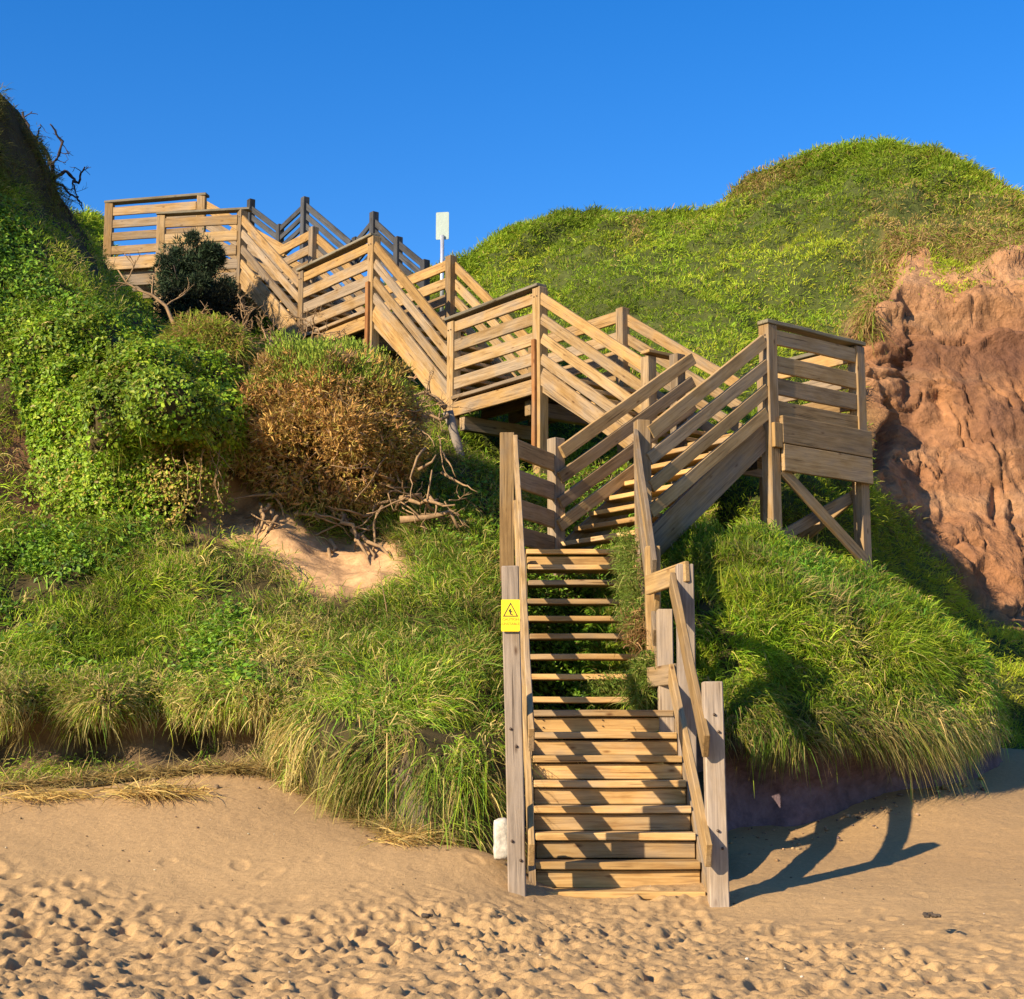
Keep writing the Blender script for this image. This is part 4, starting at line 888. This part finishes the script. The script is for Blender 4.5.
# turf hummock with dangling roots
hm = empty('turf_hummock', at(205, 385, 18.4), 'overhanging hump of yellow green turf trailing dry roots beside the creeper', 'turf')
n = 9000; d = unit(RNG.normal(size=(n, 3))); d[:, 2] = np.abs(d[:, 2]); c = at(206, 366, 18.5)+d*np.array((.60, .5, .58))*(.75+.3*RNG.random(n)+.3*fbm(d, 2.2, 2, 251))[:, None]
col = pick(n, .42, pal(n, [(.30, .36, .035), (.22, .29, .03)], (1, 1)), pal(n, [(.42, .28, .09), (.30, .18, .06)], (1, 1)))
part('foliage', [blades(c, unit(d+RNG.normal(size=(n, 3))*.5), RNG.uniform(.06, .2, n), RNG.uniform(.009, .016, n), RNG.uniform(.3, 1., n), col)], GRASS, hm, True, False)
acc = []
for k in range(70):
    p0 = at(RNG.uniform(160, 258), RNG.uniform(352, 384), 18.2+RNG.uniform(-.1, .3)); path, _ = wander(p0, (RNG.normal(0, .15), 0, -1), RNG.uniform(.2, .65), 6, .25, (0, 0, -.3)); acc.append(tube(path, .009, .003, 4))
part('root', acc, BARK, hm)
# bare twiggy shrubs
def bare(name, label, base, stems, r, depth, mat, L, **kw):
    root = empty(name, base, label, 'shrub'); acc = []
    for d in stems: branching(np.array(base), d, L, r, depth, acc=acc, **kw)
    part('branch', acc, mat, root); return root
b1 = empty('bare_shrub', at(176, 330, 20), 'pale bare crooked branch reaching left above the turf hump', 'dead branch')
P_ = [at(x, y, 20.) for x, y in ((178, 345), (174, 325), (166, 306), (152, 295), (138, 290), (126, 282), (118, 270))]
acc = [tube(P_, .032, .008, 6, .08)]
for i, dd in ((3, (-.3, 0, .8)), (4, (-.6, 0, .5)), (2, (.5, 0, .8)), (1, (.8, 0, .6)), (5, (.2, 0, 1))): branching(P_[i], dd, .32, .011, 2, acc=acc)
part('branch', acc, BARK, b1)
bare('bare_shrub', 'bare twiggy brown shrub in front of the middle landing posts', at(266, 365, 21.6), [(-.25, 0, 1), (.15, 0, 1), (.5, -.1, .9), (-.5, 0, .9), (.8, -.1, .8)], .028, 4, BARK, .5, jit=.5, spread=.55, split=(2, 4))
bare('bare_shrub', 'tangle of dry twigs against the lower edge of the second landing', at(312, 352, 22.2), [(.1, 0, 1), (.4, 0, .9), (-.4, 0, .9)], .022, 4, BARK, .42, jit=.5, spread=.65, split=(2, 4))
dt = empty('dead_tree', at(56, 205, 22.6), 'dark leafless little tree leaning over the left skyline', 'tree')
acc = []
for pts, r in (([(54, 205), (54, 185), (53, 165), (44, 150), (34, 138), (26, 122), (23, 112)], .04), ([(53, 167), (60, 153), (62, 142), (55, 132), (50, 124)], .026), ([(54, 178), (66, 171), (73, 180), (79, 183), (82, 172), (85, 167)], .028), ([(54, 182), (64, 186), (70, 195), (78, 197), (82, 206)], .022), ([(36, 141), (39, 130), (40, 124)], .016), ([(58, 205), (66, 207), (72, 214), (70, 226)], .022), ([(73, 180), (74, 192), (80, 203), (84, 212)], .014), ([(50, 175), (48, 166), (50, 160)], .014), ([(30, 142), (38, 152), (46, 152)], .012)):
    P_ = np.array([at(x, y, 22.6+.1*math.sin(i)) for i, (x, y) in enumerate(pts)])
    fine = np.stack([np.interp(np.linspace(0, len(P_)-1, len(P_)*3), np.arange(len(P_)), P_[:, j]) for j in range(3)], 1); fine[1:-1] += RNG.normal(size=(len(fine)-2, 3))*.012
    acc.append(tube(fine, r, r*.4, 6, .08))
    for _ in range(4): branching(fine[RNG.integers(2, len(fine))], unit(RNG.normal(size=3)*np.array((1, .6, 1))), .16, r*.3, 1, acc=acc)
part('branch', acc, DARKBARK, dt)
n = 900; c = at(8, 150, 21.6)
# fallen stump by the landing
lg = empty('driftwood_log', at(458, 462, 18.9), 'short grey weathered log leaning below the first upper landing', 'log')
acc = [tube([at(x, y, 18.9) for x, y in ((448, 412), (452, 425), (456, 440), (460, 452), (463, 466))],   .062, .05, 12, .10)]
part('trunk', acc, DRIFT, lg)
acc = [tube([at(x, y, 18.8) for x, y in ((446, 408), (436, 398), (425, 392), (412, 396))], .04, .012, 6, .1), tube([at(x, y, 18.8) for x, y in ((449, 415), (440, 420), (425, 412))], .03, .01, 6, .1)]
for k in range(10): branching(at(RNG.uniform(415, 446), RNG.uniform(392, 412), 18.8), unit(RNG.normal(size=3)), .25, .010, 2, acc=acc)
part('branch', acc, BARK, lg)
db = empty('dead_branch', at(425, 560, 16.6), 'forked dry branch lying on the grass below the brown shrub', 'branch')
acc = []
for pts, r in (([(362, 566), (380, 586), (400, 578), (418, 552), (424, 520), (428, 495), (432, 470)], .022), ([(400, 520), (425, 518), (450, 512), (458, 528)], .045), ([(424, 520), (410, 508), (398, 500)], .014), ([(418, 470), (432, 462), (436, 455)], .02)):
    P_ = np.array([at(x, y, 16.4+.2*(600-y)/100) for x, y in pts]); acc.append(tube(P_, r, r*.4, 6, .08))
for k in range(8): branching(at(RNG.uniform(405, 450), RNG.uniform(500, 545), 16.7), unit(RNG.normal(size=3)), .3, .010, 2, acc=acc)
part('branch', acc, BARK, db)
sk = empty('dry_stalk', at(388, 625, 14.6), 'single pale dead stalk standing in the grass of the left bank', 'plant')
part('stem', [tube([at(x, y, 14.6) for x, y in ((389, 628), (386, 605), (382, 585), (379, 560))], .007, .003, 5)], BARK, sk)

# -- tufts growing through the stair
def tuft(label, spots, n, hgt, cols, wts, dry=0.):
    P_ = np.array(spots); root = empty('grass_tuft', P_[-1], label, 'grass tuft'); k = RNG.integers(0, len(P_)-1, n); t = RNG.random(n)[:, None]
    c = P_[k]*(1-t)+P_[k+1]*t+RNG.normal(size=(n, 3))*np.array((.055, .06, .06))
    col = pal(n, cols, wts)
    part('blades', [blades(c, unit(RNG.normal(size=(n, 3))*.7+UP*.5+np.array((-.2, -.4, 0))), RNG.uniform(hgt*.5, hgt, n), RNG.uniform(.007, .013, n), RNG.uniform(.2, .8, n), col, col*1.15)], GRASS, root, True, False)
MG = [(.18, .24, .035), (.13, .20, .03), (.30, .28, .08)]
tuft('mossy green column of growth inside the right rail of the open steps', [at(626, 538, 15.3), at(627, 570, 14.8), at(631, 600, 14.3), at(635, 632, 13.8)], 3600, .13, MG, (3, 2, 1))
tuft('small brown dry tuft hanging below the mossy growth on the open steps', [at(634, 618, 14.0), at(636, 630, 13.85), at(638, 640, 13.75)], 700, .14, [(.36, .22, .09), (.26, .15, .06)], (1, 1))
tuft('bright grass tuft sprouting on the steps at the right of the lower landing', [at(648, 662, 13.6), at(642, 676, 13.55), at(648, 690, 13.5), at(637, 698, 13.5)], 1500, .18, MG, (3, 2, 1))
tuft('low sprig of grass in the gap between the two lower flights', [at(592, 688, 13.9), at(612, 686, 13.9), at(630, 688, 13.9)], 900, .09, MG, (3, 2, 1))
# -- cliff-top tussocks and the straw heaps on the sand
def heap(label, x, y, Yd, rx, n, ang=0.):
    base = at(x, y, Yd); base[2] = sand_h(base[0], base[1])-.01; root = empty('straw_heap', base, label, 'straw')
    c = base+RNG.normal(size=(n, 3))*np.array((rx, .10, .025)); c[:, 2] = base[2]+np.abs(c[:, 2]-base[2])+.02*RNG.random(n)
    gd = unit(np.stack([np.full(n, .6)+RNG.normal(0, .6, n), RNG.normal(-.1, .5, n), RNG.uniform(-.05, .5, n)], -1)); col = pal(n, [(.60, .43, .14), (.5, .34, .1), (.34, .25, .1)], (3, 2, 1))
    part('blades', [blades(c, gd, RNG.uniform(.15, .45, n), RNG.uniform(.006, .011, n), RNG.uniform(.2, .7, n), col)], GRASS, root, True, False)
heap('golden heap of straw lying on the sand below the left bank', 150, 802, 12.6, .17, 600)
heap('smaller wisp of straw on the sand at the left edge', 45, 802, 12.7, .2, 320)
heap('loose dry grass scattered beneath the bank by the stair post', 400, 846, 11.9, .10, 260)
# seaweed scraps
for x, y, s, lab in ((263, 842, .055, 'dark scrap of seaweed on the smooth sand below the bank'), (428, 918, .05, 'seaweed scrap in the trodden sand left of the steps'), (75, 883, .045, 'tiny weed scrap among the footprints at the left'), (433, 822, .03, 'speck of weed near the grass foot by the stairs'), (930, 917, .07, 'flat strip of dark seaweed on the sand at the far right')):
    z = .25; P_ = atz(x, y, z)
    for _ in range(8): z = float(sand_h(P_[0], P_[1])); P_ = atz(x, y, z)
    root = empty('seaweed_scrap', P_, lab, 'seaweed'); acc = []
    for k in range(6):
        path, _ = wander(P_+np.array((RNG.normal(0, s*.3), RNG.normal(0, s*.3), .008)), (RNG.normal(), RNG.normal()*.6, .15), s*RNG.uniform(.8, 1.6), 6, 1.2); path[:, 2] = P_[2]+.006+.01*RNG.random(); acc.append(tube(path, s*.2, s*.12, 5, .25))
    part('frond', acc, WEED, root)
# pale lumps of crusted sand
# crumbled clods at the foot of the banks, bits of shell and weed on the sand
def clods(name, label, P_, S_, cols, mat):
    base = np.array([(0, 0, 1), (0, 0, -1), (1, 0, 0), (-1, 0, 0), (0, 1, 0), (0, -1, 0)], float); fc = np.array([[0, 2, 4], [0, 4, 3], [0, 3, 5], [0, 5, 2], [1, 4, 2], [1, 3, 4], [1, 5, 3], [1, 2, 5]])
    bm = bmesh.new(); bmesh.ops.create_icosphere(bm, subdivisions=2, radius=1.); ib = np.array([v.co for v in bm.verts]); bm.faces.ensure_lookup_table(); fi = np.array([[v.index for v in f.verts] for f in bm.faces]); bm.free()
    n = len(P_); m = len(ib); sc3 = RNG.uniform(.6, 1.2, (n, 1, 3))*np.array((1, 1, .7)); V_ = ib[None]*sc3*S_[:, None, None]
    V_ = V_*(1+.35*fbm(ib[None]*1.4+np.arange(n)[:, None, None]*7.3, 1., 3, 401))[..., None]+P_[:, None]
    F_ = (fi.ravel()[None]+(np.arange(n)*m)[:, None]).ravel()
    tag(np_mesh(name, V_.reshape(-1, 3), F_, np.full(n*len(fi), 3), mat, np.repeat(cols[:, None], m, 1).reshape(-1, 3), True), label, None, None, 'stuff')
n = 240; lx = np.concatenate([RNG.uniform(728, 985, 120), RNG.uniform(0, 290, 120)]); yy_ = np.where(lx > 600, np.interp(lx, [728, 800, 830, 890, 960, 985], [13.3, 13.4, 13.6, 14.2, 14.7, 14.9]), np.interp(lx, [0, 290], [13.5, 13.3]))-RNG.normal(.05, .25, n)
Pq = at(lx, np.full(n, 800.), yy_); Pq[:, 2] = sand_h(Pq[:, 0], Pq[:, 1]); Sq = RNG.uniform(.005, .018, n)*(1+1.6*(RNG.random(n) < .06)); Pq[:, 2] += Sq*.3
clods('rubble', 'crumbled clods of dark soil along the foot of the banks', Pq, Sq, pal(n, [(.16, .11, .09), (.25, .17, .10), (.34, .22, .11)], (2, 2, 1)), SOIL)
n = 240; xx_ = RNG.uniform(-4, 5, n); yy_ = RNG.uniform(7.6, 12.4, n); Sq = RNG.uniform(.004, .011, n)
Pq = np.stack([xx_, yy_, sand_h(xx_, yy_)+Sq*.25], 1)
clods('debris', 'scattered specks of shell, stone and weed on the sand', Pq, Sq, pal(n, [(.10, .07, .05), (.20, .14, .09), (.55, .48, .38)], (3, 2, 1)), SOIL)
# ------------------------------------------------------------------ white block beside the post
def rock(name, label, cat, c, size, mat, seed):
    bm = bmesh.new(); bmesh.ops.create_cube(bm, size=1.); bmesh.ops.subdivide_edges(bm, edges=bm.edges, cuts=9, use_grid_fill=True)
    P_ = np.array([v.co for v in bm.verts]); q = P_/np.maximum(np.abs(P_).max(1), .001)[:, None]*.5; r = np.linalg.norm(P_, axis=1, keepdims=True); P2 = P_*(1-.22*np.clip(r-.55, 0, 1)/.3)
    P2 = P2*np.array(size); P2 = P2+unit(P2)*(.045*fbm(P2, 7, 5, seed))[:, None]
    for v, p in zip(bm.verts, P2): v.co = p
    me = bpy.data.meshes.new(name); bm.to_mesh(me); bm.free(); me.materials.append(mat)
    for p in me.polygons: p.use_smooth = True
    o = bpy.data.objects.new(name, me); link(o, None, Matrix.Translation(V(c))); return tag(o, label, cat)
rc = at(502, 840, 11.45); rock('white_block', 'rough white stone block standing on the sand behind the left corner post', 'stone block', rc, (.13, .16, .31), CHALK, 301)

# ------------------------------------------------------------------ signs
def plate(name, pts2, y, th, mat, parent, M):
    """flat shape in x-z (local), thickness th towards -y"""
    bm = bmesh.new(); vs = [bm.verts.new((x, y, z)) for x, z in pts2]; fc = bm.faces.new(vs)
    r = bmesh.ops.extrude_face_region(bm, geom=[fc]); bmesh.ops.translate(bm, verts=[v for v in r['geom'] if isinstance(v, bmesh.types.BMVert)], vec=(0, -th, 0))
    bmesh.ops.recalc_face_normals(bm, faces=bm.faces)
    me = bpy.data.meshes.new(name); bm.to_mesh(me); bm.free(); me.materials.append(mat)
    o = bpy.data.objects.new(name, me); link(o, parent, M); return o
sy = 11.17-.155/2-.004; c = at(510.5, 615.5, sy); Ms = Matrix.Translation(V(c))
sg = empty('warning_sign', c, 'small yellow warning sign with a black triangle fixed on the tall left post', 'sign')
w, h = .066, .113
def rr(w, h, r=.008, n=4):
    return [(sx*(w-r)+r*math.cos(a), sz*(h-r)+r*math.sin(a)) for sx, sz, a0 in ((1, 1, 0), (-1, 1, 90), (-1, -1, 180), (1, -1, 270)) for a in [math.radians(a0+90*k/n) for k in range(n+1)]]
plate('plate', rr(w, h), 0, .004, YELLOW, sg, Ms)
tri = [(-.054, -.008), (.054, -.008), (0, .093)]; t2 = [(x*.80, (z-.026)*.80+.026) for x, z in tri]
bm = bmesh.new(); o_ = [bm.verts.new((x, -.0055, z)) for x, z in tri]; i_ = [bm.verts.new((x, -.0055, z)) for x, z in t2]
for k in range(3): bm.faces.new((o_[k], o_[(k+1) % 3], i_[(k+1) % 3], i_[k]))
me = bpy.data.meshes.new('triangle'); bm.to_mesh(me); bm.free(); me.materials.append(BLACKP); to = bpy.data.objects.new('triangle', me); link(to, sg, Ms)
plate('symbol', [(-.014, .034), (-.004, .047), (.004, .046), (.002, .034), (.014, .028), (.010, .022), (.002, .024), (.006, .012), (.016, .008), (.014, .002), (-.002, .006), (-.006, .020)], -.0045, .001, BLACKP, sg, Ms)
for zz, txt in ((-.028, 'CAUTION'), (-.060, 'UNSTABLE'), (-.090, 'CLIFF')):
    cu = bpy.data.curves.new('lettering', 'FONT'); cu.body = txt; cu.size = .026; cu.align_x = 'CENTER'; cu.align_y = 'CENTER'; cu.extrude = .0006; cu.materials.append(OLIVEP)
    tmp = bpy.data.objects.new('lettering', cu); COL.objects.link(tmp); dg = bpy.context.evaluated_depsgraph_get(); me = bpy.data.meshes.new_from_object(tmp.evaluated_get(dg)); bpy.data.objects.remove(tmp)
    if zz < -.08: continue
    lo = bpy.data.objects.new('lettering', me); link(lo, sg, Ms @ Matrix.Translation((0, -.0052, zz)) @ Matrix.Rotation(math.pi/2, 4, 'X'))
# grey sign back on its pole above the landings
py_ = 26.; c = at(442.5, 226, py_); Mn = Matrix.Translation(V(c)) @ Matrix.Rotation(math.radians(-8), 4, 'Z')
nb = empty('sign_board', (c[0], c[1], c[2]-1.2), 'blank grey back of a tall sign board on a pole above the stairs', 'sign')
plate('panel', rr(.113, .245, .02), 0, .012, PANELM, nb, Mn)
plate('bracket', [(-.07, -.03), (.07, -.03), (.07, .03), (-.07, .03)], .03, .028, STEEL, nb, Mn @ Matrix.Translation((0, 0, -.20)))
v1 = tube([c+np.array((.0, -.035, -.18)), c+np.array((0, -.035, -1.6))], .034, .034, 12); np_mesh('pole', v1[0], v1[1], v1[2], STEEL, None, True, nb, c)

# ------------------------------------------------------------------ light
EL, AZ = math.radians(25), math.radians(48.5)            # light travels to the right, away and down
Ld = Vector((math.sin(AZ)*math.cos(EL), math.cos(AZ)*math.cos(EL), -math.sin(EL)))
sun = bpy.data.lights.new('sun', 'SUN'); sun.energy = 5.0; sun.angle = math.radians(.5); sun.color = (1., .83, .60)
so = bpy.data.objects.new('sun', sun); COL.objects.link(so); so.rotation_euler = Ld.to_track_quat('-Z', 'Y').to_euler()
wd = bpy.data.worlds.new('World'); SC.world = wd; wd.use_nodes = True; nt = wd.node_tree; nt.nodes.clear()
sky = nt.nodes.new('ShaderNodeTexSky'); sky.sky_type = 'NISHITA'; sky.sun_disc = False; sky.sun_elevation = EL
d_ = -Ld; sky.sun_rotation = math.atan2(d_.x, d_.y)
sky.air_density = 1.0; sky.dust_density = .25; sky.ozone_density = 3.0; sky.altitude = 300
hs = nt.nodes.new('ShaderNodeHueSaturation'); hs.inputs['Saturation'].default_value = 1.375; hs.inputs['Hue'].default_value = .511
bg = nt.nodes.new('ShaderNodeBackground'); bg.inputs['Strength'].default_value = .112
ow = nt.nodes.new('ShaderNodeOutputWorld'); nt.links.new(sky.outputs[0], hs.inputs['Color']); nt.links.new(hs.outputs[0], bg.inputs[0]); nt.links.new(bg.outputs[0], ow.inputs[0])
SC.view_settings.view_transform = 'Standard'; SC.view_settings.look = 'None'; SC.view_settings.gamma = 1; SC.view_settings.exposure = 1.0
SC.view_settings.use_curve_mapping = False
SC.cycles.max_bounces = 6; SC.cycles.diffuse_bounces = 3; SC.cycles.transmission_bounces = 4; SC.cycles.use_denoising = True
